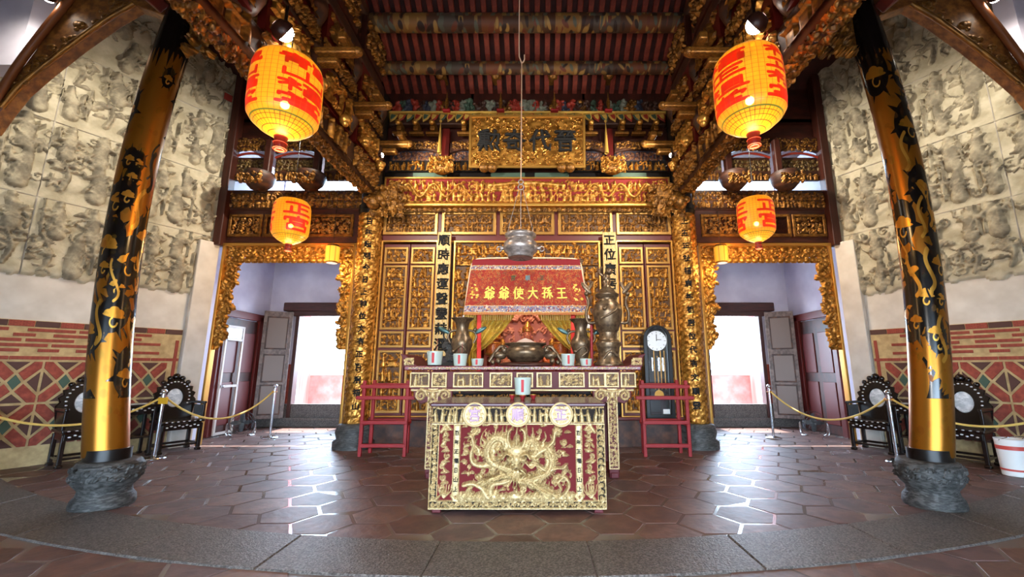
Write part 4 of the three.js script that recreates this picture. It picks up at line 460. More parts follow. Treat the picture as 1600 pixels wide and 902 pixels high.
  for (const loop of [[[660, 400], [640, 350], [585, 340], [545, 385], [535, 450], [560, 505], [640, 540], [690, 555]], [[930, 400], [960, 450], [965, 520], [930, 580], [860, 610], [800, 630]], [[740, 620], [830, 640], [900, 690], [960, 720]], [[800, 400], [820, 360], [860, 370], [868, 420], [840, 470]], [[720, 590], [650, 590], [580, 615], [500, 640]]]) { const cv = new THREE.CatmullRomCurve3(loop.map((p) => { const [x, y] = D(...p); return new THREE.Vector3(x, y, 0); })), n = Math.round(cv.getLength() / 0.017); for (let i = 0; i <= n; i++) { const p = cv.getPoint(i / n), tg = cv.getTangent(i / n), nx = -tg.y, ny = tg.x; for (let q = -1; q <= 1; q++) c.dome(p.x + nx * q * 0.019 + (q ? tg.x * 0.008 : 0), p.y + ny * q * 0.019 + (q ? tg.y * 0.008 : 0), 0.0105, 0.008, 0.072 - Math.abs(q) * 0.008, Math.atan2(tg.y, tg.x)); for (const e of [-1, 1]) c.seg(p.x + nx * e * 0.04, p.y + ny * e * 0.04, p.x + nx * e * 0.062, p.y + ny * e * 0.062, 0.007, 0.003, 0.04); } }
  for (let i = 0; i < c.a.length; i++) if (c.a[i] > 0) c.a[i] *= 1.35;
  for (const x of [-1, 1]) part(t, 'border_ground', box(0.075, h, 0.006, x * (W / 2 - 0.04), 0.05 + h / 2, -0.03), M.blackGround); part(t, 'border_ground', box(W, 0.07, 0.006, 0, 0.085, -0.0295), M.blackGround);
  part(t, 'ground_panel', box(W, h, 0.012, 0, 0.05 + h / 2, -0.036), std({ color: '#5c0a10', roughness: 0.9 }));
  part(t, 'dragon_carving', c.mesh(), M.paleGold, [0, 0.05 + h / 2, -0.03], null, 'pale gold coiling dragon among clouds');
  // frieze with three medallions
  const f = new Carving(W, 0.165, 0.0058); for (let x = 0.04; x < W; x += 0.052 + R() * 0.02) f.figure(x, 0.012, 0.105 + R() * 0.02, R, 0.035); for (let x = 0.02; x < W; x += 0.035) f.cloud(x, 0.135 + R() * 0.015, 0.022, 0.028); f.plate(0, 0, W, 0.008, 0.03).plate(0, 0.157, W, 0.165, 0.03);
  part(t, 'frieze_board', box(W, 0.165, 0.012, 0, 0.94, -0.036), M.blackGround); part(t, 'frieze_carving', f.mesh(), M.paleGold, [0, 0.94, -0.03]);
  ['宮', '順', '正'].forEach((ch, i) => { const m = part(t, 'medallion', cyl(0.112, 0.112, 0.03, 0, 0, 0, 30).rotateX(Math.PI / 2), M.paleGold, [(i - 1) * 0.435, 0.94, 0.0]); part(m, 'rim', new THREE.TorusGeometry(0.112, 0.011, 8, 36), M.paleGold, [0, 0, 0.014]); const r = new Carving(0.2, 0.2, 0.006); for (let q = 0; q < 12; q++) r.curl(0.1 + Math.cos(q * 0.524) * 0.07, 0.1 + Math.sin(q * 0.524) * 0.07, 0.018, 1.2, q, 1, 0.005, 0.01); part(m, 'scroll_carving', r.mesh(), M.paleGold, [0, 0, 0.015]); part(m, 'character', glyph(ch, 0.125, 0.014, 6.5, 0.004), M.lilac, [0, 0, 0.02], null, 'lilac character'); });
  for (const s of [-1, 1]) '百年正福日山上'.split('').forEach((ch, i) => part(t, 'character', glyph(ch, 0.045, 0.008, 8, 0.003), M.inkBlack, [s * (W / 2 - 0.26), 0.76 - i * 0.088, -0.008]));
}
// ---------------------------------------------------------------- long altar table behind it
{
  const t = thing('altar_table', 'long maroon altar table with upturned ends and gilt carved apron', 'table', [0, 0, -5.82]);
  part(t, 'table_top', rbox(3.22, 0.06, 0.85, 0.015, 0, 1.4, -0.42), std({ color: '#6a2630', roughness: 0.25 }));
  part(t, 'edge_carving', carved('scroll', 3.1, 0.045, 0.05, 0.01, 201, 0.01), M.paleGold, [0, 1.4, 0.005]);
  for (const s of [-1, 1]) { part(t, 'upturned_end', extrude([[0, 0], [0.2, 0], [0.22, 0.13], [0.25, 0.17], [0.18, 0.15], [0.08, 0.04]].map(([a, b]) => [s * a, b]), 0.8, 0.008), M.maroon, [s * 1.42, 1.42, -0.82]); part(t, 'end_carving', carved('foliage', 0.14, 0.1, 0.06, 0.02, 203, 0.01), M.paleGold, [s * 1.55, 1.49, -0.0]); }
  part(t, 'apron', rbox(3.02, 0.24, 0.05, 0.01, 0, 1.24, -0.03), M.maroon);
  for (const [x, w, k] of [[-1.38, 0.26, 0], [-1.12, 0.2, 1], [-0.73, 0.4, 2], [-0.29, 0.3, 3], [0.03, 0.22, 4], [0.29, 0.2, 4], [0.66, 0.34, 3], [1.0, 0.22, 2], [1.2, 0.18, 1], [1.42, 0.2, 0]]) panel(t, 'apron_panel', w, 0.19, k % 2 ? 'foliage' : 'scene', k % 2 ? 0.08 : 0.17, 205 + k, { pos: [x, 1.245, 0.0], gold: M.paleGold, frame: M.paleGold, t: 0.014, depth: 0.03, cell: 0.009 });
  part(t, 'lower_rail', rbox(3.0, 0.03, 0.06, 0.01, 0, 1.11, -0.02), M.paleGold);
  for (const s of [-1, 1]) {
    part(t, 'leg', rbox(0.13, 1.12, 0.12, 0.015, s * 1.2, 0.56, -0.06), M.maroon); part(t, 'leg', rbox(0.13, 1.37, 0.12, 0.015, s * 1.2, 0.69, -0.74), M.maroon);
    part(t, 'leg_carving', carved('foliage', 0.115, 0.98, 0.06, 0.02, 221, 0.009), M.paleGold, [s * 1.2, 0.62, 0.003]); part(t, 'leg_edge', frameGeo(0.13, 1.02, 0.012, 0.012), M.paleGold, [s * 1.2, 0.62, -0.005]);
    const c = new Carving(0.52, 0.2, 0.009); c.curl(0.1, 0.1, 0.085, 1.6, 0, 1, 0.018, 0.03).curl(0.42, 0.1, 0.085, 1.6, 3.14, -1, 0.018, 0.03).path([[0.1, 0.185], [0.26, 0.15], [0.42, 0.185]], 0.016, 0.016, 0.03).path([[0.2, 0.02], [0.26, 0.08], [0.32, 0.02]], 0.012, 0.012, 0.03).dome(0.26, 0.11, 0.04, 0.04, 0.03);
    const b = part(t, 'scroll_bracket', extrude([[-0.26, 0.1], [-0.25, -0.02], [-0.16, -0.1], [0, -0.06], [0.16, -0.1], [0.25, -0.02], [0.26, 0.1]], 0.03, 0.008), M.maroon, [s * 1.2, 1.04, -0.03]); part(b, 'scroll_carving', c.mesh(), M.paleGold, [0, 0, 0.04]);
  }
  part(t, 'back_apron', rbox(2.3, 0.2, 0.04, 0.01, 0, 1.22, -0.76), M.maroon);
  part(t, 'shelf_panel', box(2.28, 0.12, 0.03, 0, 0.99, -0.3), M.blackGround); part(t, 'shelf_carving', carved('foliage', 2.2, 0.1, 0.08, 0.02, 227, 0.012), M.agedGold, [0, 0.99, -0.284]);
  for (const s of [-1, 1]) part(t, 'foot_rail', rbox(0.1, 0.07, 0.86, 0.015, s * 1.2, 0.035, -0.4), M.maroon);
}
const TOP = 1.431;
// ---------------------------------------------------------------- things on the altar
const urnAt = (name, label, cat, x, z, y = TOP) => thing(name, label, cat, [x, y, z]);
{
  const u = urnAt('incense_urn', 'wide squat bronze incense urn heaped with pale ash', 'urn', 0.03, -6.12);
  part(u, 'stand', lathe([[0.38, 0], [0.4, 0.03], [0.3, 0.05]], 36), M.darkWood);
  part(u, 'bowl', lathe([[0.13, 0.03], [0.17, 0.05], [0.25, 0.1], [0.29, 0.17], [0.28, 0.23], [0.24, 0.265], [0.27, 0.29], [0.3, 0.305], [0.3, 0.32], [0.27, 0.32], [0.25, 0.28], [0, 0.27]], 44), M.bronze);
  part(u, 'ash', lathe([[0.25, 0.29], [0.16, 0.32], [0.08, 0.37], [0, 0.395]], 28), M.ash);
  for (const s of [-1, 1]) { const h = part(u, 'lion_handle', merge([new THREE.SphereGeometry(0.08, 16, 10).scale(1.2, 0.8, 0.8).translate(s * 0.36, 0.15, 0.04), ball(0.055, s * 0.3, 0.22, 0.06), tube([[s * 0.28, 0.26, 0], [s * 0.36, 0.27, 0], [s * 0.44, 0.18, 0], [s * 0.52, 0.06, 0]], 0.028, 14, 8), ball(0.022, s * 0.28, 0.25, 0.1)]), M.bronze); part(h, 'paw', merge([ball(0.04, s * 0.38, 0.07, 0.1), ball(0.035, s * 0.46, 0.05, 0.07)]), M.bronze); }
  part(u, 'incense_sticks', merge([-0.02, 0.03, 0.07].map((x, i) => bar([x, 0.36, 0], [x + 0.01, 0.56 + i * 0.04, 0.01], 0.004, 5))), M.brightRed);
}
for (const s of [-1, 1]) {
  const v = urnAt('bronze_vase', s < 0 ? 'bronze flared vase behind the small celadon cups' : 'bronze flared vase half hidden by the tall censer', 'vase', s < 0 ? -0.91 : 0.86, s < 0 ? -6.25 : -6.4);
  part(v, 'body', lathe([[0.1, 0], [0.11, 0.02], [0.08, 0.06], [0.11, 0.16], [0.155, 0.3], [0.15, 0.38], [0.1, 0.45], [0.085, 0.55], [0.11, 0.64], [0.165, 0.69], [0.17, 0.7], [0.14, 0.69], [0.08, 0.6]], 36), M.bronze);
  part(v, 'dragon_relief', merge([tube([[-0.1, 0.2, 0.12], [0.02, 0.28, 0.155], [0.08, 0.22, 0.13], [0, 0.14, 0.11]], 0.016, 20, 7), ball(0.026, -0.1, 0.21, 0.12)]), M.bronze);
  for (const q of [-1, 1]) { const h = part(v, 'bird_handle', merge([tube([[q * 0.09, 0.52, 0], [q * 0.17, 0.5, 0], [q * 0.21, 0.42, 0], [q * 0.17, 0.33, 0]], 0.018, 16, 7), ball(0.03, q * 0.19, 0.53, 0)]), M.bronze); part(h, 'wing', new THREE.SphereGeometry(0.1, 12, 8).scale(1, 0.35, 0.2).rotateZ(q * 0.5).translate(q * 0.27, 0.52, 0.01), std({ color: '#3f5a58', roughness: 0.35, metalness: 0.5 })); }
}
{
  const c = urnAt('tall_censer', 'tall two-tier bronze censer with winged handles and finial', 'censer', 1.22, -6.1);
  part(c, 'pedestal', lathe([[0.2, 0], [0.21, 0.03], [0.17, 0.06], [0.14, 0.16], [0.16, 0.26], [0.185, 0.32], [0.16, 0.35], [0.12, 0.38], [0.13, 0.48]], 36), M.bronze);
  part(c, 'jar', lathe([[0.12, 0.46], [0.15, 0.5], [0.19, 0.62], [0.215, 0.76], [0.2, 0.86], [0.14, 0.92], [0.13, 0.97], [0.17, 1.0], [0.17, 1.03]], 40), M.bronze);
  const l = part(c, 'lid', lathe([[0.175, 1.03], [0.13, 1.06], [0.11, 1.1], [0.07, 1.13], [0.05, 1.18], [0.07, 1.22], [0.03, 1.27]], 28), M.bronze); part(l, 'lion_finial', merge([new THREE.SphereGeometry(0.07, 12, 9).scale(0.9, 1.1, 0.8).translate(0, 1.28, 0), ball(0.05, 0.04, 1.37, 0.03), tube([[-0.04, 1.3, 0], [-0.1, 1.36, 0], [-0.07, 1.45, 0]], 0.02, 10, 6)]), M.bronze);
  for (const q of [-1, 1]) { const h = part(c, 'winged_handle', merge([tube([[q * 0.16, 0.62, 0], [q * 0.28, 0.62, 0], [q * 0.31, 0.76, 0], [q * 0.27, 0.9, 0], [q * 0.3, 1.02, 0]], 0.022, 22, 8), ball(0.035, q * 0.3, 1.04, 0.01)]), M.bronze); part(h, 'wing', merge([new THREE.SphereGeometry(0.11, 12, 8).scale(0.35, 1, 0.15).rotateZ(-q * 0.7).translate(q * 0.3, 1.13, 0), new THREE.SphereGeometry(0.09, 12, 8).scale(0.3, 1, 0.15).rotateZ(q * 0.5).translate(q * 0.24, 1.15, 0)]), M.bronze); }
  part(c, 'dragon_relief', merge([tube([[-0.12, 0.66, 0.16], [0, 0.72, 0.21], [0.1, 0.8, 0.17], [0.04, 0.86, 0.17], [-0.06, 0.8, 0.19]], 0.018, 24, 7), ball(0.035, -0.07, 0.8, 0.2)]), M.bronze); part(c, 'dragon_relief', tube([[-0.1, 0.1, 0.12], [0, 0.2, 0.15], [0.1, 0.14, 0.13]], 0.02, 14, 7), M.bronze);
}
const cup = (label, x, z, r, h, y, dots) => { const c = thing('celadon_cup', label, 'cup', [x, y, z], 0, 'celadon incense cups with red labels'); part(c, 'cup', lathe([[r * 0.82, 0], [r * 0.86, 0.01], [r, h * 0.96], [r * 1.02, h], [r * 0.92, h], [r * 0.88, h * 0.85], [0, h * 0.82]], 32), M.celadon); part(c, 'sand', cyl(r * 0.88, r * 0.88, 0.01, 0, h * 0.86, 0), M.ash); const g = new THREE.CylinderGeometry(r * 1.012, r * 0.96, h * 0.72, 8, 1, true, -0.16, 0.32).translate(0, h * 0.52, 0); part(c, 'paper_label', g, std({ color: '#b8383f', roughness: 0.7, side: THREE.DoubleSide }), null, null, 'red paper strip'); if (dots) part(c, 'incense_sticks', merge([bar([-0.02, h * 0.8, 0], [-0.03, h * 1.45, 0], 0.004, 5), bar([0.02, h * 0.8, 0], [0.025, h * 1.9, 0], 0.003, 5)]), M.brightRed); return c; };
cup('celadon cup on a dark saucer, beside the grey stone ornament', -1.24, -6.0, 0.112, 0.19, TOP + 0.012, true);
{ const s = thing('saucer', 'dark saucer under a celadon cup', 'saucer', [-1.24, TOP, -6.0]); part(s, 'dish', lathe([[0, 0], [0.1, 0], [0.13, 0.012], [0.12, 0.012], [0, 0.01]], 28), M.black); }
cup('celadon cup directly in front of the bronze vase', -0.87, -5.93, 0.1, 0.165, TOP, true);
cup('smallest celadon cup between the vase and the ash urn', -0.64, -6.0, 0.09, 0.1, TOP, false);
cup('celadon cup between the ash urn and the hidden vase', 0.63, -6.0, 0.1, 0.165, TOP, false);
cup('low celadon cup between the hidden vase and the tall censer', 0.88, -5.98, 0.085, 0.1, TOP, false);
{
  const c = cup('large celadon cup on the front offering table', 0.03, -4.95, 0.1, 0.19, 1.105, false); void c;
  for (const x of [-0.09, 0.03, 0.15]) { const b = thing('red_wine_cup', 'tiny red cup under the large celadon cup', 'cup', [x, 1.053, x === 0.03 ? -4.88 : -4.95], 0, 'tiny red cups on the offering table'); part(b, 'cup', lathe([[0.018, 0], [0.02, 0.008], [0.03, 0.03], [0.034, 0.05], [0.03, 0.05], [0, 0.045]], 18), M.brightRed); part(b, 'rim', new THREE.TorusGeometry(0.032, 0.004, 6, 18).rotateX(Math.PI / 2).translate(0, 0.05, 0), M.goldTrim); }
  const s = thing('stone_ornament', 'small grey carved stone ornament between two celadon cups', 'ornament', [-1.12, TOP, -6.4]); const R = rng(9); part(s, 'rockwork', merge(Array.from({ length: 14 }, (_, i) => new THREE.DodecahedronGeometry(0.05 + R() * 0.04, 0).translate((R() - 0.5) * 0.1, 0.1 + i * 0.02, (R() - 0.5) * 0.08))), M.darkStone); part(s, 'branches', merge([tube([[0, 0.3, 0], [-0.08, 0.4, 0], [-0.1, 0.5, 0.02]], 0.014, 10, 5), tube([[0.02, 0.3, 0], [0.08, 0.38, 0], [0.07, 0.46, 0]], 0.012, 10, 5)]), M.darkStone); part(s, 'base', rbox(0.2, 0.05, 0.16, 0.01, 0, 0.025, 0), M.darkStone);
  const p = thing('red_wand', 'upright red wooden staff beside the tall censer', 'staff', [0.99, TOP, -6.22]); part(p, 'staff', bar([0, 0, 0], [0.01, 0.6, 0], 0.022, 10), M.brightRed); part(p, 'tip', ball(0.03, 0.01, 0.61, 0), M.brightRed); part(p, 'foot', cyl(0.05, 0.06, 0.03, 0, 0.015, 0), M.brightRed);
}
// ---------------------------------------------------------------- niche: canopy, banner, curtains, statues
function sheet(w, h, nx, ny, zf, edge, thick = 0.012) { const P = [], U = [], I = []; for (const k of [1, -1]) for (let j = 0; j <= ny; j++) for (let i = 0; i <= nx; i++) { const u = i / nx, v = j / ny, [x, y] = edge ? edge(u, v) : [(u - 0.5) * w, (v - 0.5) * h]; P.push(x, y, zf(u, v) + k * thick / 2); U.push(u, v); } const n = (nx + 1) * (ny + 1), at = (i, j) => j * (nx + 1) + i; for (let j = 0; j < ny; j++) for (let i = 0; i < nx; i++) { const a = at(i, j), b = at(i + 1, j), c = at(i + 1, j + 1), d = at(i, j + 1); I.push(a, b, c, a, c, d, n + a, n + c, n + b, n + a, n + d, n + c); } const rim = (a, b) => I.push(a, n + b, b, a, n + a, n + b); for (let i = 0; i < nx; i++) { rim(at(i + 1, 0), at(i, 0)); rim(at(i, ny), at(i + 1, ny)); } for (let j = 0; j < ny; j++) { rim(at(0, j), at(0, j + 1)); rim(at(nx, j + 1), at(nx, j)); } const g = new THREE.BufferGeometry(); g.setAttribute('position', new THREE.Float32BufferAttribute(P, 3)); g.setAttribute('uv', new THREE.Float32BufferAttribute(U, 2)); g.setIndex(I); g.computeVertexNormals(); return g; }
{
  const z = -7.55, fr = thing('canopy_frame', 'pale arched rod frame around the embroidered banner', 'frame', [0, 0, z]);
  part(fr, 'rod', tube([[-1.14, 2.1, 0], [-1.1, 2.5, 0], [-1.05, 3.0, 0], [-1.0, 3.28, 0], [-0.93, 3.37, 0], [-0.8, 3.39, 0], [0, 3.4, 0], [0.8, 3.39, 0], [0.93, 3.37, 0], [1.0, 3.28, 0], [1.05, 3.0, 0], [1.1, 2.5, 0], [1.14, 2.1, 0]], 0.014, 90, 8), std({ color: '#e0d0b0', roughness: 0.35 }));
  for (const s of [-1, 1]) part(fr, 'leg', bar([s * 1.14, 2.1, 0], [s * 1.16, 0.0, 0], 0.016), M.goldTrim);
  for (const s of [-1, 1]) part(fr, 'tassel', lathe([[0.004, 0.12], [0.03, 0.05], [0.04, -0.12]], 10), M.white, [s * 1.12, 2.22, 0.02]);
  const R = rng(404), cloth = canvas(1024, 512, (c, w, h) => {
    c.fillStyle = '#7d0f1c'; c.fillRect(0, 0, w, h);
    const band = (y, hh) => { c.fillStyle = '#8f8390'; c.fillRect(0, y, w, hh); for (let i = 0; i < 700; i++) { c.fillStyle = ['#4a4f7d', '#b98d5a', '#c7b9ac', '#7a2f38', '#5f7290'][R() * 5 | 0]; c.beginPath(); c.ellipse(R() * w, y + R() * hh, 3 + R() * 8, 2 + R() * 4, R() * 3, 0, 7); c.fill(); } c.fillStyle = '#d8b56a'; c.fillRect(0, y, w, 4); c.fillRect(0, y + hh - 4, w, 4); };
    c.fillStyle = '#8f2216'; c.fillRect(0, 92, w, 340);
    for (let i = 0; i < 2600; i++) { c.strokeStyle = ['#a84e22', '#b0702e', '#6d1412', '#8a2019', '#586340', '#b98a3c', '#7a1512'][R() * 6 | 0]; c.lineWidth = 2; c.beginPath(); const x = R() * w, y = 95 + R() * 330; c.arc(x, y, 4 + R() * 8, R() * 6, R() * 6 + 2.5); c.stroke(); }
    for (let i = 0; i < 26; i++) { c.fillStyle = ['#d8aa3c', '#e0c060'][i % 2]; c.beginPath(); c.ellipse((i < 13 ? 35 : w - 95) + R() * 60, 220 + R() * 160, 7 + R() * 8, 5 + R() * 8, R() * 3, 0, 7); c.fill(); }
    band(58, 40); band(428, 62); c.fillStyle = '#c89a4a'; for (let x = 0; x < w; x += 9) c.fillRect(x, 490, 4, 22);
    ['爺', '爺', '使', '大', '孫', '王'].forEach((ch, i) => { ink(c, ch, 152 + i * 125, 258, 92, 116, 15, '#6f3a1a'); ink(c, ch, 150 + i * 125, 255, 92, 116, 12, '#ecc95c'); });
    ['宮', '順', '正'].forEach((ch, i) => ink(c, ch, 372 + i * 132, 150, 44, 48, 6, i === 1 ? '#5f7f8a' : '#2f4a30'));
  });
  const b = thing('embroidered_banner', 'red embroidered banner with six gold characters over the niche', 'banner', [0, 2.33, z + 0.05]);
  part(b, 'cloth', sheet(0, 0, 60, 20, (u, v) => 0.02 * Math.sin(u * 46) * (1 - v) + 0.06 * (1 - v), (u, v) => [(u - 0.5) * (2.22 - 0.26 * v), v * 1.03]), phy({ map: cloth, roughness: 0.8, sheen: 0.3 }));
  const gold = canvas(512, 512, (c, w, h) => { c.fillStyle = '#b9952c'; c.fillRect(0, 0, w, h); for (let i = 0; i < 900; i++) { c.strokeStyle = ['#8c6a1c', '#d8bc58', '#6e7a3a', '#a3541f', '#c9a83c'][R() * 5 | 0]; c.lineWidth = 3; c.beginPath(); c.arc(R() * w, R() * h, 4 + R() * 9, R() * 6, R() * 6 + 3); c.stroke(); } });
  const yellow = phy({ map: gold, roughness: 0.7, sheen: 0.3 });
  for (const s of [-1, 1]) {
    const k = thing('yellow_curtain', `yellow brocade curtain drawn aside ${SIDE[s]}`, 'curtain', [s * 0.62, 1.05, z - 0.12], 0, 'yellow niche curtains');
    part(k, 'cloth', sheet(0, 0, 44, 40, (u, v) => 0.035 * Math.sin(u * 30 + v * 2) + 0.02 * Math.sin(v * 9 + u * 5), (u, v) => { const y = v * 1.42, inner = 0.28 + (v > 0.45 ? 0.75 * Math.pow((v - 0.45) / 0.55, 0.75) : 0.12 * Math.pow(1 - v / 0.45, 2)); return [s * (0.52 - u * Math.min(0.92, inner)), y]; }), yellow);
    part(k, 'fringe', merge(Array.from({ length: 22 }, (_, i) => bar([s * (0.5 - i * 0.04), 1.37, 0.07], [s * (0.5 - i * 0.04), 1.2, 0.08], 0.008, 5))), std({ color: '#d2bd74', roughness: 0.7 }));
    part(k, 'ribbon', sheet(0.075, 1.1, 4, 20, (u, v) => 0.01 * Math.sin(v * 12), null, 0.008), std({ color: '#cf2a1e', roughness: 0.6 }), [s * 0.22, 0.82, 0.09], [0, 0, -s * 0.02], 'bright red ribbon');
    const d = thing('stacked_drum_lamp', `orange and gold stacked drum ornament inside the niche ${SIDE[s]}`, 'ornament', [s * 0.66, 1.06, -8.32]); part(d, 'stand', cyl(0.11, 0.13, 0.55, 0, 0.28, 0), M.redLacquer); for (const y of [0.72, 1.02]) { part(d, 'drum', lathe([[0.1, -0.14], [0.14, -0.12], [0.145, 0.1], [0.1, 0.13]], 24), std({ map: mottled('#a8401c', '#d9862a', 14, 0.2, 411, 2), roughness: 0.4 }), [0, y, 0]); part(d, 'band', merge([-0.11, 0.1].map((q) => new THREE.TorusGeometry(0.145, 0.014, 8, 28).rotateX(Math.PI / 2).translate(0, y + q, 0))), M.goldTrim); }
    const p = thing('gilt_niche_pillar', `twisted gilt pillar beside the statues ${SIDE[s]}`, 'pillar', [s * 0.72, 1.06, -8.62]); part(p, 'shaft', cyl(0.05, 0.05, 2.2, 0, 1.1, 0), M.gold); const tw = []; for (let i = 0; i <= 40; i++) tw.push([Math.cos(i * 0.6) * 0.06, 0.1 + i * 0.05, Math.sin(i * 0.6) * 0.06]); part(p, 'twist', tube(tw, 0.028, 160, 7), M.gold);
  }
  const bb = thing('carved_backboard', 'pinkish red carved backboard behind the statues', 'panel', [0, 1.06, -9.2]); part(bb, 'board', rbox(1.9, 2.2, 0.06, 0.02, 0, 1.1, 0), std({ color: '#8f4a3c', roughness: 0.6 })); const cc = new Carving(1.8, 2.0, 0.02); cc.foliage(rng(71), 0.22, 0.06); for (let i = 0; i < 14; i++) { const a = (i - 6.5) * 0.2; cc.path([[0.9 + Math.sin(a) * 0.25, 1.15 + Math.cos(a) * 0.2], [0.9 + Math.sin(a) * 0.6, 1.15 + Math.cos(a) * 0.5]], 0.04, 0.015, 0.08); } part(bb, 'carving', cc.mesh(), std({ map: mottled('#94503f', '#c07a5c', 8, 0.4, 73, 1.4), roughness: 0.5 }), [0, 1.15, 0.03]);
  const vt = part(bb, 'valance_fringe', merge(Array.from({ length: 24 }, (_, i) => bar([-0.7 + i * 0.06, 2.15, 0.5], [-0.7 + i * 0.06, 1.95, 0.5], 0.012, 5))), std({ color: '#a87a58', roughness: 0.6 })); void vt;
  const statue = (label, x, zz, sc, robe) => { const t = thing('deity_statue', label, 'statue', [x, 1.3, zz]); t.scale.setScalar(sc); part(t, 'robed_body', lathe([[0.3, 0], [0.32, 0.05], [0.3, 0.2], [0.22, 0.36], [0.19, 0.5], [0.17, 0.62], [0.08, 0.7], [0.06, 0.74]], 24).scale(1, 1, 0.75), robe); for (const s of [-1, 1]) part(t, 'sleeve', tube([[s * 0.17, 0.6, 0], [s * 0.27, 0.44, 0.08], [s * 0.14, 0.34, 0.2], [s * 0.03, 0.36, 0.24]], 0.07, 14, 9), robe); const h = part(t, 'head', new THREE.SphereGeometry(0.1, 18, 14).scale(0.88, 1.12, 0.92).translate(0, 0.84, 0.02), std({ color: '#c87a52', roughness: 0.45 })); part(h, 'nose', ball(0.018, 0, 0.83, 0.115), std({ color: '#c87a52', roughness: 0.45 })); part(h, 'eyes', merge([ball(0.012, -0.035, 0.86, 0.1), ball(0.012, 0.035, 0.86, 0.1)]), M.inkBlack); part(t, 'crown', lathe([[0.1, 0.9], [0.12, 0.94], [0.11, 1.02], [0.06, 1.06], [0.03, 1.14], [0, 1.16]], 20), M.gold); return t; };
  const ro = std({ map: mottled('#b4452c', '#d9803c', 9, 0.25, 75, 1.6), roughness: 0.45 });
  statue('crowned seated deity statue in orange robes at the middle of the niche', 0.0, -8.75, 0.92, ro);
  statue('smaller robed statue inside the niche towards the glazed door side', -0.52, -8.85, 0.62, std({ map: mottled('#a35a44', '#d4906c', 9, 0.25, 76, 1.5), roughness: 0.5 }));
  statue('smaller robed statue inside the niche towards the clock side', 0.52, -8.85, 0.62, ro);
}
{ const d = thing('statue_dais', 'red lacquered dais carrying the niche statues', 'dais', [0, 1.06, -8.85]); part(d, 'platform', rbox(1.3, 0.22, 0.5, 0.02, 0, 0.12, 0), M.redLacquer); part(d, 'front_carving', carved('scroll', 1.2, 0.14, 0.14, 0.02, 91), M.gold, [0, 0.12, 0.252]); }
{ const d = thing('niche_lamp', 'small warm lamp hidden behind the top of the niche', 'lamp', [0, 3.3, -8.3]); part(d, 'bulb', ball(0.04), std({ color: '#fff0d8', emissive: '#ffd9a0', emissiveIntensity: 20 })); part(d, 'holder', bar([0, 0.03, 0], [0, 0.3, 0], 0.015), M.black); const l = new THREE.PointLight(new THREE.Color(1, 0.78, 0.5), 7, 0, 2); l.position.set(0, -0.02, 0); l.shadow.radius = 2; l.castShadow = true; d.add(l); }
// ---------------------------------------------------------------- red racks, clock
for (const s of [-1, 1]) {
  const t = thing('red_rack', s > 0 ? 'red lacquered rack in front of the pendulum clock' : 'red lacquered rack in front of bare screen panels', 'rack', [s * 2.3, 0, -7.32], 0, 'red lacquered racks'), w = 0.72, d = 0.3;
  for (const x of [-w / 2, w / 2]) { part(t, 'post', rbox(0.055, 1.2, 0.055, 0.01, x, 0.6, d / 2), M.brightRed); part(t, 'post', rbox(0.055, 1.2, 0.055, 0.01, x * 0.86, 0.6, -d / 2), M.brightRed); part(t, 'side_rail', rbox(0.05, 0.05, d, 0.01, x * 0.94, 0.9, 0), M.brightRed); part(t, 'side_rail', rbox(0.05, 0.05, d, 0.01, x * 0.94, 0.5, 0), M.brightRed); }
  for (const [y, ww] of [[0.92, 0.96], [1.1, 0.84], [0.53, 0.76], [0.17, 0.74]]) part(t, 'front_rail', rbox(ww, 0.06, 0.05, 0.01, 0, y, d / 2 + 0.01), M.brightRed);
  part(t, 'back_rail', rbox(0.7, 0.05, 0.05, 0.01, 0, 1.12, -d / 2), M.brightRed); part(t, 'back_rail', rbox(0.7, 0.05, 0.05, 0.01, 0, 0.53, -d / 2), M.brightRed);
}
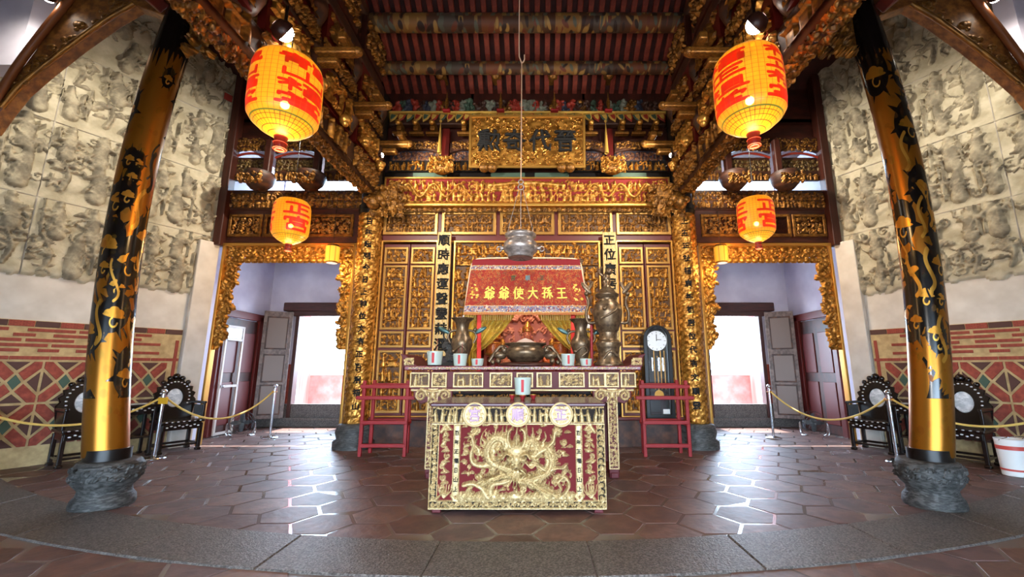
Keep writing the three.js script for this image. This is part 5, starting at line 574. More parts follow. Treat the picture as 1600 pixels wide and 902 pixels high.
{
  const c = thing('pendulum_clock', 'black arched pendulum clock with white dial behind glass', 'clock', [2.42, 0.52, -7.93]), arch = (w, h, r) => { const p = [[-w, 0], [w, 0], [w, h - w]]; for (let i = 1; i < 12; i++) { const a = i / 12 * Math.PI; p.push([Math.cos(a) * w, h - w + Math.sin(a) * w]); } p.push([-w, h - w]); return p; };
  part(c, 'case', extrude(arch(0.25, 1.66), 0.14, 0.01), M.black, [0, 0, -0.12]);
  const f = part(c, 'door_frame', extrude(arch(0.25, 1.66), 0.05, 0.012, [arch(0.195, 1.59).map(([x, y]) => [x, y + 0.055]).reverse()]), M.black, [0, 0, 0.04]); part(f, 'glass_pane', extrude(arch(0.2, 1.58), 0.004, 0), M.glass, [0, 0.05, 0.02]);
  part(c, 'back_panel', extrude(arch(0.2, 1.58), 0.004, 0), std({ color: '#59646c', roughness: 0.35 }), [0, 0.05, 0.022]);
  const d = part(c, 'dial', cyl(0.185, 0.185, 0.012, 0, 0, 0, 40).rotateX(Math.PI / 2), M.dial, [0, 1.38, 0.035]); part(d, 'hand', merge([box(0.012, 0.13, 0.004, 0.0, 0.06, 0.01), box(0.09, 0.012, 0.004, 0.045, 0.02, 0.01)]), M.inkBlack); for (let i = 0; i < 12; i++) { const a = i / 12 * 6.2832; part(d, 'hour_mark', box(0.008, 0.03, 0.004), M.inkBlack, [Math.sin(a) * 0.155, Math.cos(a) * 0.155, 0.008], [0, 0, -a]); }
  const p = part(c, 'pendulum', merge([box(0.014, 0.7, 0.008, 0, 0.75, 0.03), cyl(0.085, 0.085, 0.015, 0, 0, 0, 28).rotateX(Math.PI / 2).translate(0, 0.4, 0.035)]), M.goldTrim); void p;
  for (const x of [-0.1, 0.02, 0.1]) part(c, 'weight', cyl(0.028, 0.028, 0.24, x, 0.95, 0.032, 14), M.chrome); for (const x of [-0.06, 0.06, 0.13]) part(c, 'chime_rod', bar([x, 0.5, 0.03], [x, 1.2, 0.03], 0.008), M.goldTrim);
  part(c, 'notice_card', box(0.12, 0.08, 0.004, 0.12, 0.11, 0.03), M.white);
}
// ---------------------------------------------------------------- hanging pewter censer
{
  const t = thing('hanging_censer', 'rounded pewter censer hanging on chains over the altar', 'censer', [-0.01, 2.72, -5.0]);
  part(t, 'bowl', lathe([[0, 0.02], [0.14, 0], [0.155, 0.015], [0.16, 0.05], [0.2, 0.09], [0.215, 0.14], [0.2, 0.19], [0.165, 0.225], [0.16, 0.25], [0.19, 0.27], [0.195, 0.3], [0.17, 0.315], [0.06, 0.33], [0.03, 0.35], [0, 0.355]], 48), M.pewter);
  for (const s of [-1, 1]) part(t, 'handle', merge([rbox(0.06, 0.05, 0.05, 0.02, s * 0.225, 0.13, 0), new THREE.TorusGeometry(0.03, 0.008, 8, 16).translate(s * 0.26, 0.12, 0)]), M.pewter);
  for (let i = 0; i < 3; i++) { const a = i * 2.094 + 0.5; part(t, 'chain', bar([Math.cos(a) * 0.18, 0.3, Math.sin(a) * 0.18], [Math.cos(a) * 0.03, 0.9, Math.sin(a) * 0.03], 0.004, 5), M.pewter); }
  part(t, 'ring', merge([new THREE.TorusGeometry(0.035, 0.008, 8, 18).translate(0, 0.93, 0), new THREE.TorusGeometry(0.03, 0.007, 8, 18).translate(0, 1.0, 0)]), M.pewter);
  part(t, 'cord', bar([0, 1.02, 0], [0, 2.72, 0], 0.008, 6), std({ color: '#c9a58c', roughness: 0.5 }));
  part(t, 'hook', tube([[0, 2.7, 0], [-0.03, 2.74, 0], [-0.035, 2.8, 0], [-0.03, 6.2, 0]], 0.009, 30, 6), std({ color: '#d8b8a0', roughness: 0.4 })); part(t, 'hook_tip', tube([[-0.005, 2.7, 0], [0.03, 2.74, 0], [0.035, 2.83, 0]], 0.009, 10, 6), std({ color: '#d8b8a0', roughness: 0.4 }));
}
// ---------------------------------------------------------------- great columns, lacquered black and gold
const dragonSkin = (seed) => { const W = 512, H = 1536; let metal; const col = canvas(W, H, (c) => {
  const R = rng(seed), gold = '#96611b';
  c.fillStyle = '#0d0b0b'; c.fillRect(0, 0, W, H);
  const body = (off) => { const p = []; for (let i = 0; i <= 90; i++) { const v = i / 90; p.push([(((off + v * 1.9) % 1) * W), H * (0.13 + v * 0.74), 150 - v * 40]); } return p; };
  for (const off of [0.05, 0.55]) for (const [x, y, r] of body(off)) for (const k of [-W, 0, W]) { c.fillStyle = gold; c.beginPath(); c.arc(x + k, y, r * 0.82, 0, 7); c.fill(); for (let q = 0; q < 5; q++) { const a = R() * 6.28; c.beginPath(); c.moveTo(x + k + Math.cos(a - 0.12) * r * 0.8, y + Math.sin(a - 0.12) * r * 0.8); c.lineTo(x + k + Math.cos(a) * r * 1.04, y + Math.sin(a) * r * 1.04); c.lineTo(x + k + Math.cos(a + 0.12) * r * 0.8, y + Math.sin(a + 0.12) * r * 0.8); c.fill(); } }
  // black gaps holding gold clouds
  for (let i = 0; i < 38; i++) { const x = R() * W, v = i < 7 ? 0.22 + R() * 0.25 : 0.45 + R() * 0.42, y = v * H, r = 26 + R() * 44; for (const k of [-W, 0, W]) { c.fillStyle = '#0d0b0b'; c.beginPath(); c.ellipse(x + k, y, r, r * 1.25, R(), 0, 7); c.fill(); for (let q = 0; q < 7; q++) { const a = q * 0.9; c.beginPath(); c.moveTo(x + k + Math.cos(a) * r * 0.8, y + Math.sin(a) * r); c.lineTo(x + k + Math.cos(a + 0.2) * r * 1.5, y + Math.sin(a + 0.2) * r * 1.7); c.lineTo(x + k + Math.cos(a + 0.4) * r * 0.8, y + Math.sin(a + 0.4) * r); c.fill(); } c.fillStyle = '#b9822c'; for (let q = 0; q < 3; q++) { c.beginPath(); c.ellipse(x + k + (q - 1) * r * 0.36, y + (q % 2 ? -0.16 : 0) * r, r * 0.34, r * 0.2, 0, 0, 7); c.fill(); } c.beginPath(); c.ellipse(x + k, y + r * 0.14, r * 0.8, r * 0.13, 0.1, 0, 7); c.fill(); c.strokeStyle = '#c9993f'; c.lineWidth = 6; c.beginPath(); c.arc(x + k, y + r * 0.5, r * 0.25, 0, 4.4); c.stroke(); } }
  for (let i = 0; i < 34; i++) { const x = R() * W, y = H * (0.45 + R() * 0.4); c.strokeStyle = i % 2 ? '#c08e38' : '#0d0b0b'; c.lineWidth = 6 + R() * 12; c.lineCap = 'round'; for (const k of [-W, 0, W]) { c.beginPath(); c.moveTo(x + k, y); c.bezierCurveTo(x + k + 50, y - 30, x + k - 40, y - 70, x + k + 25 * (i % 3 - 1), y - 120); c.stroke(); } }
  c.fillStyle = gold; c.fillRect(0, H * 0.9, W, H * 0.1);
  c.fillStyle = gold; c.fillRect(0, H * 0.93, W, H * 0.07);
  for (let i = 0; i < 500; i++) { c.fillStyle = `rgba(${90 + R() * 60 | 0},${58 + R() * 40 | 0},20,0.25)`; c.beginPath(); c.ellipse(R() * W, R() * H * 0.86 + H * 0.14, 3 + R() * 14, 3 + R() * 10, R() * 3, 0, 7); c.fill(); }
  c.fillStyle = '#0d0b0b'; c.fillRect(0, 0, W, H * 0.19); for (let x = 0; x < W; x += 22) { c.beginPath(); c.moveTo(x, H * 0.185); c.lineTo(x + 11, H * (0.2 + R() * 0.035)); c.lineTo(x + 22, H * 0.185); c.fill(); }
  const id = c.getImageData(0, 0, W, H), d = new Uint8Array(W * H * 4); for (let y = 0; y < H; y++) for (let x = 0; x < W; x++) { const i = (y * W + x) * 4, o = ((H - 1 - y) * W + x) * 4, g = id.data[i] > 70 ? 1 : 0; d[o] = 255; d[o + 1] = g ? 84 : 50; d[o + 2] = g ? 200 : 0; d[o + 3] = 255; } metal = new THREE.DataTexture(d, W, H); metal.magFilter = THREE.LinearFilter; metal.wrapS = metal.wrapT = THREE.RepeatWrapping; metal.needsUpdate = true;
}); col.wrapS = col.wrapT = THREE.RepeatWrapping; return std({ map: col, metalnessMap: metal, roughnessMap: metal, metalness: 1, roughness: 1 }); };
const bow = (h) => 0.3 * (1 - ((h - 3.2) / 3.0) ** 2);
for (const s of [-1, 1]) {
  const t = thing('great_column', `great black and gold dragon column ${SIDE[s]}`, 'column', [s * 4.3, 0, -4.7], 0, 'great dragon columns');
  const pts = []; for (let i = 0; i <= 14; i++) { const h = 0.5 + i * 0.42; pts.push(new THREE.Vector3(s * bow(h), h, 0)); }
  const curve = new THREE.CatmullRomCurve3(pts), n = 70, k = 48, P = [], U = [], I = []; for (let j = 0; j <= n; j++) { const c = curve.getPoint(j / n), r = 0.185 - 0.015 * j / n; for (let i = 0; i <= k; i++) { const a = i / k * Math.PI * 2; P.push(c.x + Math.cos(a) * r, c.y, Math.sin(a) * r); U.push(-i / k, j / n); } } for (let j = 0; j < n; j++) for (let i = 0; i < k; i++) { const a = j * (k + 1) + i; I.push(a, a + k + 2, a + 1, a, a + k + 1, a + k + 2); }
  const g = new THREE.BufferGeometry(); g.setAttribute('position', new THREE.Float32BufferAttribute(P, 3)); g.setAttribute('uv', new THREE.Float32BufferAttribute(U, 2)); g.setIndex(I); g.computeVertexNormals();
  part(t, 'lacquered_shaft', g, dragonSkin(500 + s * 7), null, null, 'black lacquer shaft with a gold dragon and clouds');
  part(t, 'black_ring', cyl(0.19, 0.19, 0.14, s * bow(0.52) * 0.6, 0.5, 0, 40), M.black);
  part(t, 'upper_shaft', bar([s * bow(6.3), 6.3, 0], [s * bow(6.3), 9.2, 0], 0.17, 28), M.black);
  part(t, 'stone_base', lathe([[0.25, 0], [0.26, 0.03], [0.25, 0.09], [0.22, 0.13], [0.21, 0.18], [0.26, 0.24], [0.285, 0.32], [0.28, 0.4], [0.25, 0.45], [0.21, 0.46], [0, 0.46]], 40), M.darkStone);
  for (let i = 0; i < 8; i++) { const a = i * Math.PI / 4 + 0.3, q = part(t, 'base_carving', carved('foliage', 0.19, 0.16, 0.09, 0.035, 601 + i % 3, 0.012), M.darkStone, [Math.sin(a) * 0.265, 0.34, Math.cos(a) * 0.265]); q.rotation.y = a; }
}
// ---------------------------------------------------------------- roof trusses over the aisles
for (const s of [-1, 1]) {
  const t = thing('roof_truss', `carved and gilded roof truss reaching over the lanterns ${SIDE[s]}`, 'truss', [s * 3.05, 0, 0], 0, 'carved roof trusses'), inner = -s;
  const face = (name, w, h, st, sc, seed, y, z, mat = M.agedGold) => { const m = part(t, name, carved(st, w, h, sc, 0.06, seed, 0.018), mat, [inner * 0.17, y, z]); m.rotation.y = inner * Math.PI / 2; return m; };
  part(t, 'lower_beam', metres(rbox(0.3, 0.52, 5.2, 0.12, 0, 4.95, -5.1)), M.browner); part(t, 'middle_beam', metres(rbox(0.28, 0.34, 5.0, 0.1, 0, 6.0, -5.2)), M.browner); part(t, 'upper_beam', metres(rbox(0.26, 0.34, 4.6, 0.1, 0, 6.92, -5.5)), M.browner); part(t, 'top_beam', metres(rbox(0.24, 0.3, 4.0, 0.1, 0, 7.9, -4.9)), M.browner);
  for (let i = 0; i < 4; i++) { const z = -7.1 + i * 1.22; face('beam_carving', 1.1, 0.42, i % 2 ? 'scene' : 'foliage', i % 2 ? 0.4 : 0.16, 611 + i, 4.95, z); face('carved_board', 0.95, 0.56, i % 2 ? 'mixed' : 'scene', 0.24, 615 + i, 5.5, z, M.gold); part(t, 'board', box(0.1, 0.6, 1.0, inner * 0.1, 5.5, z), M.redLacquer); face('beam_carving', 1.1, 0.26, 'foliage', 0.12, 619, 6.0, z); part(t, 'board', box(0.1, 0.6, 0.95, inner * 0.1, 6.45, z), M.redLacquer); face('carved_board', 0.9, 0.5, 'mixed', 0.22, 621 + i % 2, 6.45, z); part(t, 'board', box(0.1, 0.7, 0.9, inner * 0.1, 7.4, z), M.darkWood); face('carved_board', 0.85, 0.55, 'foliage', 0.2, 624, 7.4, z); }
  { const m = part(t, 'soffit_carving', carved('foliage', 0.26, 4.9, 0.13, 0.05, 633, 0.018), M.agedGold, [0, 4.69, -5.1]); m.rotation.x = Math.PI / 2; }
  const strut = lathe([[0.07, -0.32], [0.13, -0.24], [0.2, -0.05], [0.2, 0.08], [0.13, 0.22], [0.09, 0.3]], 18);
  for (let i = 0; i < 5; i++) { const z = -7.6 + i * 1.22; part(t, 'strut', strut, M.browner, [inner * 0.05, 5.5, z]); part(t, 'strut', strut, M.browner, [inner * 0.05, 6.45, z]); part(t, 'bracket_arm', merge([rbox(0.7, 0.1, 0.14, 0.03, inner * 0.4, 5.72, z), rbox(0.46, 0.1, 0.14, 0.03, inner * 0.28, 5.56, z), ball(0.07, inner * 0.75, 5.73, z), rbox(0.12, 0.12, 0.4, 0.03, inner * 0.6, 5.84, z)]), M.agedGold); }
  for (let i = 0; i < 7; i++) part(t, 'gilt_boss', merge([ball(0.09, 0, 0, 0), ball(0.05, 0.03 * inner, -0.09, 0.04), ball(0.05, 0.03 * inner, 0.06, -0.08)]), M.goldTrim, [inner * 0.24, 5.22 + (i % 2) * 0.08, -7.5 + i * 0.75]);
  part(t, 'column_bracket', merge([carved('foliage', 0.7, 0.7, 0.2, 0.09, 631, 0.02).clone().translate(0, 0, 0), box(0.5, 0.5, 0.06, -s * -0.05, 0.05, -0.03)]), M.agedGold, [inner * 0.32, 4.6, -7.72]);
  part(t, 'end_lion', merge([ball(0.14, 0, 0, 0), ball(0.09, inner * 0.14, 0.04, 0.06), ball(0.07, -inner * 0.1, 0.02, 0.08), ball(0.06, inner * 0.2, -0.04, 0.04)]), M.agedGold, [inner * 0.12, 4.52, -7.62]);
  // cross beams to the great column
  const c = thing('cross_beam', `gilt carved cross beam joining truss and great column ${SIDE[s]}`, 'beam', [s * 3.7, 5.5, -4.75], 0, 'cross beams at the great columns');
  part(c, 'beam', metres(rbox(1.0, 0.4, 0.3, 0.1, 0, 0.62, 0)), M.browner); part(c, 'beam_carving', carved('foliage', 0.95, 0.34, 0.15, 0.06, 641, 0.018), M.agedGold, [0, 0.62, 0.15]);
  const o = new Carving(1.0, 0.8, 0.018), R = rng(650); o.foliage(R, 0.2, 0.1, 0, 0.2, 1.0, 0.8); o.foliage(R, 0.16, 0.12, s < 0 ? 0.0 : 0.3, 0, s < 0 ? 0.7 : 1.0, 0.5); o.raise(0, 0, 1, 0.8, (x, y) => (y > 0.3 + 0.25 * Math.sin(x * 5) ? 0.02 : -1)); part(c, 'openwork_bracket', o.mesh(), M.agedGold, [0, 0.1, 0.1]);
  // lilac board under the aisle beam
  const [bx] = onPlane(540, 260, 8), b = thing('aisle_board', `plain lilac board running along the aisle ${SIDE[s]}`, 'board', [s * 3.7, 5.45, -7.35]); part(b, 'board', rbox(0.13, 0.05, 1.5, 0.01), std({ color: '#8d7690', roughness: 0.5 })); part(b, 'edge', rbox(0.03, 0.12, 1.5, 0.01, s * 0.07, 0.05, 0), M.darkWood); void bx;
}
// ---------------------------------------------------------------- curved eave boards and whitewashed lintels at the front
for (const s of [-1, 1]) {
  const d = 4.86, m = (px, py) => { const [x, y] = onPlane(px, py, d); return [s * -x, y]; };
  const low = [[262, 28], [215, 11], [175, 34], [120, 73], [70, 112], [34, 143], [10, 172]].map((p) => m(...p)), out = [[-14, 205], [36, 120], [80, 60], [124, 4], [150, -40]].map((p) => m(...p)), t = thing('eave_board', `carved orange-brown eave board curving down to the front ${SIDE[s]}`, 'board', [0, 0, -d], 0, 'curved eave boards');
  const pts = [...low, ...out, m(262, -60)]; part(t, 'board', metres(extrude(s < 0 ? pts : pts, 0.14, 0.01)), std({ map: mottled('#5e3413', '#94602a', 9, 0.5, 661, 1.4), roughness: 0.5 }), [0, 0, -0.1]);
  part(t, 'lower_moulding', tube(low.slice(1).map(([x, y]) => [x, y, 0.05]), 0.035, 40, 8), M.agedGold);
  const R = rng(670); part(t, 'carving', merge(Array.from({ length: 46 }, () => { const u = R(), k = 1 + u * 4.9, i = Math.min(5, k | 0), a = low[i], b = low[i + 1] ?? a, q = k - i, r = 0.03 + R() * 0.04; return new THREE.SphereGeometry(r, 10, 7).scale(1, 0.8, 0.5).translate(a[0] + (b[0] - a[0]) * q - s * R() * 0.12, a[1] + (b[1] - a[1]) * q + 0.09 + R() * 0.22, 0.05); })), M.agedGold);
  part(t, 'pole', tube(out.map(([x, y]) => [x, y, 0.1]), 0.045, 30, 14), std({ color: '#7d4a2a', roughness: 0.3 }));
  const w = structure(s < 0 ? 'trim_6' : 'trim_7', `whitewashed lintel above the front corner ${SIDE[s]}`, 'lintel'); part(w, 'lintel', metres(box(2.0, 3.6, 0.25, s * 7.95, 7.3, -5.25)), M.palePlaster);
  const q = thing('tie_rod', `dark red gilt-edged tie beam by the great column ${SIDE[s]}`, 'beam', [s * 4.9, 6.2, -4.58]); q.rotation.z = s * 0.7; part(q, 'beam', rbox(0.8, 0.16, 0.2, 0.02), M.redLacquer); part(q, 'gilt_edge', rbox(0.8, 0.02, 0.02, 0.005, 0, 0.02, 0.11), M.goldTrim);
}
// ---------------------------------------------------------------- lanterns
const lanternSkin = (chars, seed, red = '#c4240c') => canvas(1024, 512, (c, w, h) => { const R = rng(seed); c.fillStyle = '#f0ae24'; c.fillRect(0, 0, w, h); for (let i = 0; i < 300; i++) { c.fillStyle = `rgba(${215 + R() * 40 | 0},${140 + R() * 60 | 0},30,0.18)`; c.fillRect(R() * w, R() * h, 10 + R() * 40, 6 + R() * 20); }
  for (let f = 0; f < 3; f++) chars.forEach((ch, i) => ink(c, ch, f * w / 3 + 26, 66 + i * 336 / chars.length, 270, 336 / chars.length - 16, 36 - chars.length * 4.5, red));
  c.fillStyle = '#a8541a'; for (let i = 0; i < 36; i++) c.fillRect(i * w / 36, 0, 1.6, h); for (let i = 1; i < 14; i++) c.fillRect(0, 60 + i * 26, w, 1.2); c.fillStyle = '#55702c'; c.fillRect(0, h - 86, w, 6); c.fillStyle = '#4a2a12'; for (let i = 0; i < 36; i++) c.fillRect(i * w / 36, h - 80, 3, 80); for (let i = 0; i < 4; i++) c.fillRect(0, h - 70 + i * 18, w, 2); });
function lantern(label, pos, r, H, skin, turn, watts, group, cordTop) {
  const t = thing('paper_lantern', label, 'lantern', pos, turn, group), map = skin;
  const prof = [[0.17, 0], [0.3, 0.02], [0.62, 0.09], [0.86, 0.17], [0.97, 0.24], [1, 0.34], [1.01, 0.6], [0.99, 0.82], [0.93, 0.91], [0.8, 0.97], [0.55, 1.0], [0.22, 1.005]], g = lathe(prof.map(([a, b]) => [a * r, b * H]), 48), p = g.attributes.position, uv = g.attributes.uv; for (let i = 0; i < p.count; i++) uv.setXY(i, uv.getX(i), p.getY(i) / H);
  part(t, 'paper_shade', g, phy({ map, emissive: '#ffffff', emissiveMap: map, emissiveIntensity: 0.8, transmission: 0.5, thickness: 0, roughness: 0.4 }), [0, 0, 0], null, 'glowing yellow paper with red characters');
  part(t, 'bottom_collar', lathe([[0.13, -0.16], [0.17, -0.155], [0.19, -0.1], [0.17, -0.05], [0.19, 0.0], [0.17, 0.03]].map(([a, b]) => [a * r, b * H]), 24), std({ color: '#7d1c12', roughness: 0.35 }));
  part(t, 'collar_rings', merge([-0.14, -0.07, 0].map((y) => new THREE.TorusGeometry(0.175 * r, 0.022 * r, 8, 24).rotateX(Math.PI / 2).translate(0, y * H, 0))), M.vermilion);
  part(t, 'top_collar', lathe([[0.24, 1.0], [0.26, 1.03], [0.22, 1.06], [0.03, 1.07]].map(([a, b]) => [a * r, b * H]), 24), M.redLacquer);
  part(t, 'bulb', ball(0.09 * r + 0.012, 0, 0.42 * H, 0), std({ color: '#ffe2b0', emissive: '#fff0d8', emissiveIntensity: 260 * (watts > 4 ? 1 : 0.6) }));
  part(t, 'cord', bar([0, 1.06 * H, 0], [0, cordTop - pos[1], 0], 0.006, 5), M.black);
  const l = new THREE.PointLight(new THREE.Color(1, 0.62, 0.25), watts, 0, 2); l.position.set(0, -0.2 * H, 0); l.shadow.radius = 6; l.castShadow = true; t.add(l); return t;
}
const skinA = lanternSkin(['龍', '山', '福', '堂'], 701), skinB = lanternSkin(['福', '正', '祖', '堂'], 702), skinC = lanternSkin(['正', '宮'], 703, '#cc2a12');
lantern('large glowing lantern with red characters near the great column by the glazed door', [-2.42, 3.71, -3.94], 0.335, 0.88, skinA, 2.2, 5, 'large paper lanterns', 4.95);
lantern('large glowing lantern with red characters near the great column by the clock', [2.4, 3.75, -3.94], 0.335, 0.9, skinB, 1.9, 5, 'large paper lanterns', 4.95);
lantern('smaller lantern before the opening on the glazed door side', [-4.36, 3.63, -7.45], 0.315, 0.85, skinC, 2.0, 3, 'smaller paper lanterns at the openings', 6.9);
lantern('smaller lantern before the opening on the clock side', [4.26, 3.67, -7.45], 0.315, 0.85, skinC, 1.5, 3, 'smaller paper lanterns at the openings', 6.9);
const plain = canvas(64, 64, (c, w, h) => { c.fillStyle = '#f4c23a'; c.fillRect(0, 0, w, h); c.fillStyle = '#b8791e'; for (let i = 0; i < 8; i++) c.fillRect(i * 8, 0, 1, h); c.fillRect(0, 6, w, 2); c.fillRect(0, h - 8, w, 2); });
for (const s of [-1, 1]) { const t = thing('little_lamp', `tiny yellow lamp hanging in the carved opening ${SIDE[s]}`, 'lamp', [s * 3.8, 3.43, -7.98]); part(t, 'shade', lathe([[0.1, 0], [0.125, 0.02], [0.13, 0.3], [0.1, 0.32]], 24), phy({ map: plain, emissive: '#ffffff', emissiveMap: plain, emissiveIntensity: s < 0 ? 1.1 : 0.6, transmission: 0.3, thickness: 0, roughness: 0.6 })); part(t, 'cap', cyl(0.1, 0.115, 0.04, 0, 0.33, 0), M.agedGold); part(t, 'rim', cyl(0.115, 0.1, 0.04, 0, 0, 0), M.agedGold); part(t, 'cord', bar([0, 0.34, 0], [0, 2.0, 0], 0.005, 5), M.black); const l = new THREE.PointLight(new THREE.Color(1, 0.7, 0.3), 1.2, 0, 2); l.position.set(0, -0.12, 0.05); l.shadow.radius = 4; l.castShadow = true; t.add(l); }
// ---------------------------------------------------------------- spot lamps on the beams
function spotLamp(label, pos, aim, power, angle, size = 0.06, color = [1, 0.9, 0.74], glow = 30, anchor = null) {
  const t = thing('spot_lamp', label, 'lamp', pos), dir = new THREE.Vector3(...aim).sub(new THREE.Vector3(...pos)).normalize(), h = new THREE.Quaternion().setFromUnitVectors(new THREE.Vector3(0, 0, 1), dir);
  const house = part(t, 'housing', lathe([[size * 0.3, -size * 1.25], [size * 0.8, -size * 1.1], [size * 1.2, -size * 0.5], [size * 1.3, size * 0.1], [size * 1.15, size * 0.05], [size * 1.05, -size * 0.4]], 20).rotateX(Math.PI / 2), std({ color: '#2a1512', roughness: 0.4 })); house.quaternion.copy(h);
  part(t, 'bulb', ball(size), std({ color: '#fff4e0', emissive: new THREE.Color(...color), emissiveIntensity: glow }));
  part(t, 'bracket', bar([0, 0, 0], anchor ? anchor.map((v, i) => v - pos[i]) : [0, size * 3.5, 0], size * 0.18, 6), M.black);
  const l = new THREE.SpotLight(new THREE.Color(...color), power, 0, angle, 0.7, 2); l.position.copy(dir.clone().multiplyScalar(size * 1.4)); l.target.position.set(...aim); l.shadow.radius = size / 0.02; l.castShadow = true; t.add(l); scene.add(l.target); return t;
}
for (const s of [-1, 1]) {
  spotLamp(`bright round flood lamp above the large lantern ${SIDE[s]}`, [s * 2.7, s < 0 ? 5.18 : 5.28, -4.2], [s * 0.3, 3.4, -8.0], 48, 0.85, 0.1, [1, 0.93, 0.82], 60);
  spotLamp(`small spot lamp on the truss aimed at the wall reliefs ${SIDE[s]}`, [s * 3.42, 6.06, -7.1], [s * 6.9, 4.6, -7.1], 42, 0.8, 0.06, undefined, undefined, [s * 3.12, 5.98, -7.1]);
  spotLamp(`small spot lamp beside the red and gold frieze ${SIDE[s]}`, [s * 2.72, 5.32, -7.3], [s * 0.9, 5.6, -8.0], 13, 1.0, 0.045);
  spotLamp(`spot lamp under the curved eave board ${SIDE[s]}`, [s * 6.1, 6.1, -4.65], [s * 7.6, 5.0, -6.2], 14, 0.8, 0.06);
}
spotLamp('extra small spot lamp over the opening by the clock', [3.5, 5.3, -7.15], [4.4, 5.0, -8.2], 7, 1.0, 0.05, undefined, undefined, [3.68, 5.46, -7.15]);
spotLamp('flood lamp hung under the front porch beam facing the altar', [0.25, 2.6, 0.9], [0, 1.2, -6.0], 55, 0.95, 0.12, [1, 0.94, 0.86], 40, [0.25, 3.0, 0.9]);
{ const t = thing('porch_beam', 'dark beam across the front porch carrying a flood lamp', 'beam', [0, 3.1, 0.9]); part(t, 'beam', rbox(19, 0.22, 0.2, 0.03), M.darkWood); part(t, 'edge', rbox(19, 0.03, 0.22, 0.01, 0, -0.1, 0), M.goldTrim); }
// ---------------------------------------------------------------- rosewood chairs and tea tables along the side walls
function makeChair() {
  const t = new THREE.Group(); t.name = 'rosewood_chair';
  part(t, 'seat', rbox(0.62, 0.05, 0.5, 0.015, 0, 0.5, 0), M.rosewood); part(t, 'apron', merge([rbox(0.56, 0.1, 0.03, 0.01, 0, 0.42, 0.22), rbox(0.03, 0.1, 0.42, 0.01, -0.27, 0.42, 0), rbox(0.03, 0.1, 0.42, 0.01, 0.27, 0.42, 0)]), M.rosewood);
  for (const x of [-0.27, 0.27]) for (const z of [-0.2, 0.2]) part(t, 'leg', merge([rbox(0.055, 0.44, 0.055, 0.012, x, 0.24, z), rbox(0.08, 0.05, 0.08, 0.015, x, 0.025, z)]), M.rosewood);
  part(t, 'stretcher', merge([rbox(0.5, 0.035, 0.03, 0.008, 0, 0.12, 0.2), rbox(0.5, 0.035, 0.03, 0.008, 0, 0.12, -0.2), rbox(0.03, 0.035, 0.4, 0.008, -0.27, 0.12, 0), rbox(0.03, 0.035, 0.4, 0.008, 0.27, 0.12, 0)]), M.rosewood);
  const out = []; for (let i = 0; i <= 40; i++) { const a = i / 40 * Math.PI, k = 1 + 0.07 * Math.cos(i * 1.57); out.push([Math.cos(a) * 0.29 * k, 0.32 + Math.sin(a) * 0.36 * k]); } out.push([-0.27, 0], [0.27, 0]);
  const oval = []; for (let i = 0; i < 24; i++) { const a = -i / 24 * 6.2832; oval.push([Math.cos(a) * 0.13, 0.36 + Math.sin(a) * 0.17]); }
  const b = part(t, 'backrest', extrude(out, 0.035, 0.01, [oval]), M.rosewood, [0, 0.52, -0.245], [-0.08, 0, 0]); part(b, 'marble_oval', new THREE.SphereGeometry(0.15, 24, 12).scale(0.92, 1.2, 0.1).translate(0, 0.36, 0.015), M.marble, null, null, 'pale marble oval'); part(b, 'crest', merge([ball(0.06, 0, 0.73, 0.02), ball(0.045, -0.09, 0.7, 0.02), ball(0.045, 0.09, 0.7, 0.02), ball(0.04, -0.18, 0.63, 0.02), ball(0.04, 0.18, 0.63, 0.02)]), M.rosewood);
  const dots = []; for (let i = 0; i < 18; i++) { const a = i / 17 * Math.PI * 1.3 - 0.47; dots.push(new THREE.SphereGeometry(0.013, 6, 5).scale(1.3, 0.8, 0.4).translate(Math.cos(a) * 0.215, 0.38 + Math.sin(a) * 0.26, 0.046)); } part(b, 'pearl_inlay', merge(dots), M.pearl).userData.kind = 'stuff';
  for (const s of [-1, 1]) part(t, 'armrest', merge([rbox(0.05, 0.045, 0.46, 0.015, s * 0.29, 0.8, 0), rbox(0.04, 0.3, 0.04, 0.01, s * 0.29, 0.66, 0.19), rbox(0.02, 0.2, 0.3, 0.008, s * 0.29, 0.66, -0.02)]), M.rosewood);
  part(t, 'apron_inlay', merge(Array.from({ length: 9 }, (_, i) => new THREE.SphereGeometry(0.014, 6, 5).scale(1.4, 0.8, 0.4).translate(-0.22 + i * 0.055, 0.42 + (i % 2) * 0.02, 0.237)).concat(Array.from({ length: 7 }, (_, i) => new THREE.SphereGeometry(0.012, 6, 5).scale(1.6, 0.6, 0.4).translate(-0.24 + i * 0.08, 0.505, 0.252)))), M.pearl).userData.kind = 'stuff';
  return t;
}
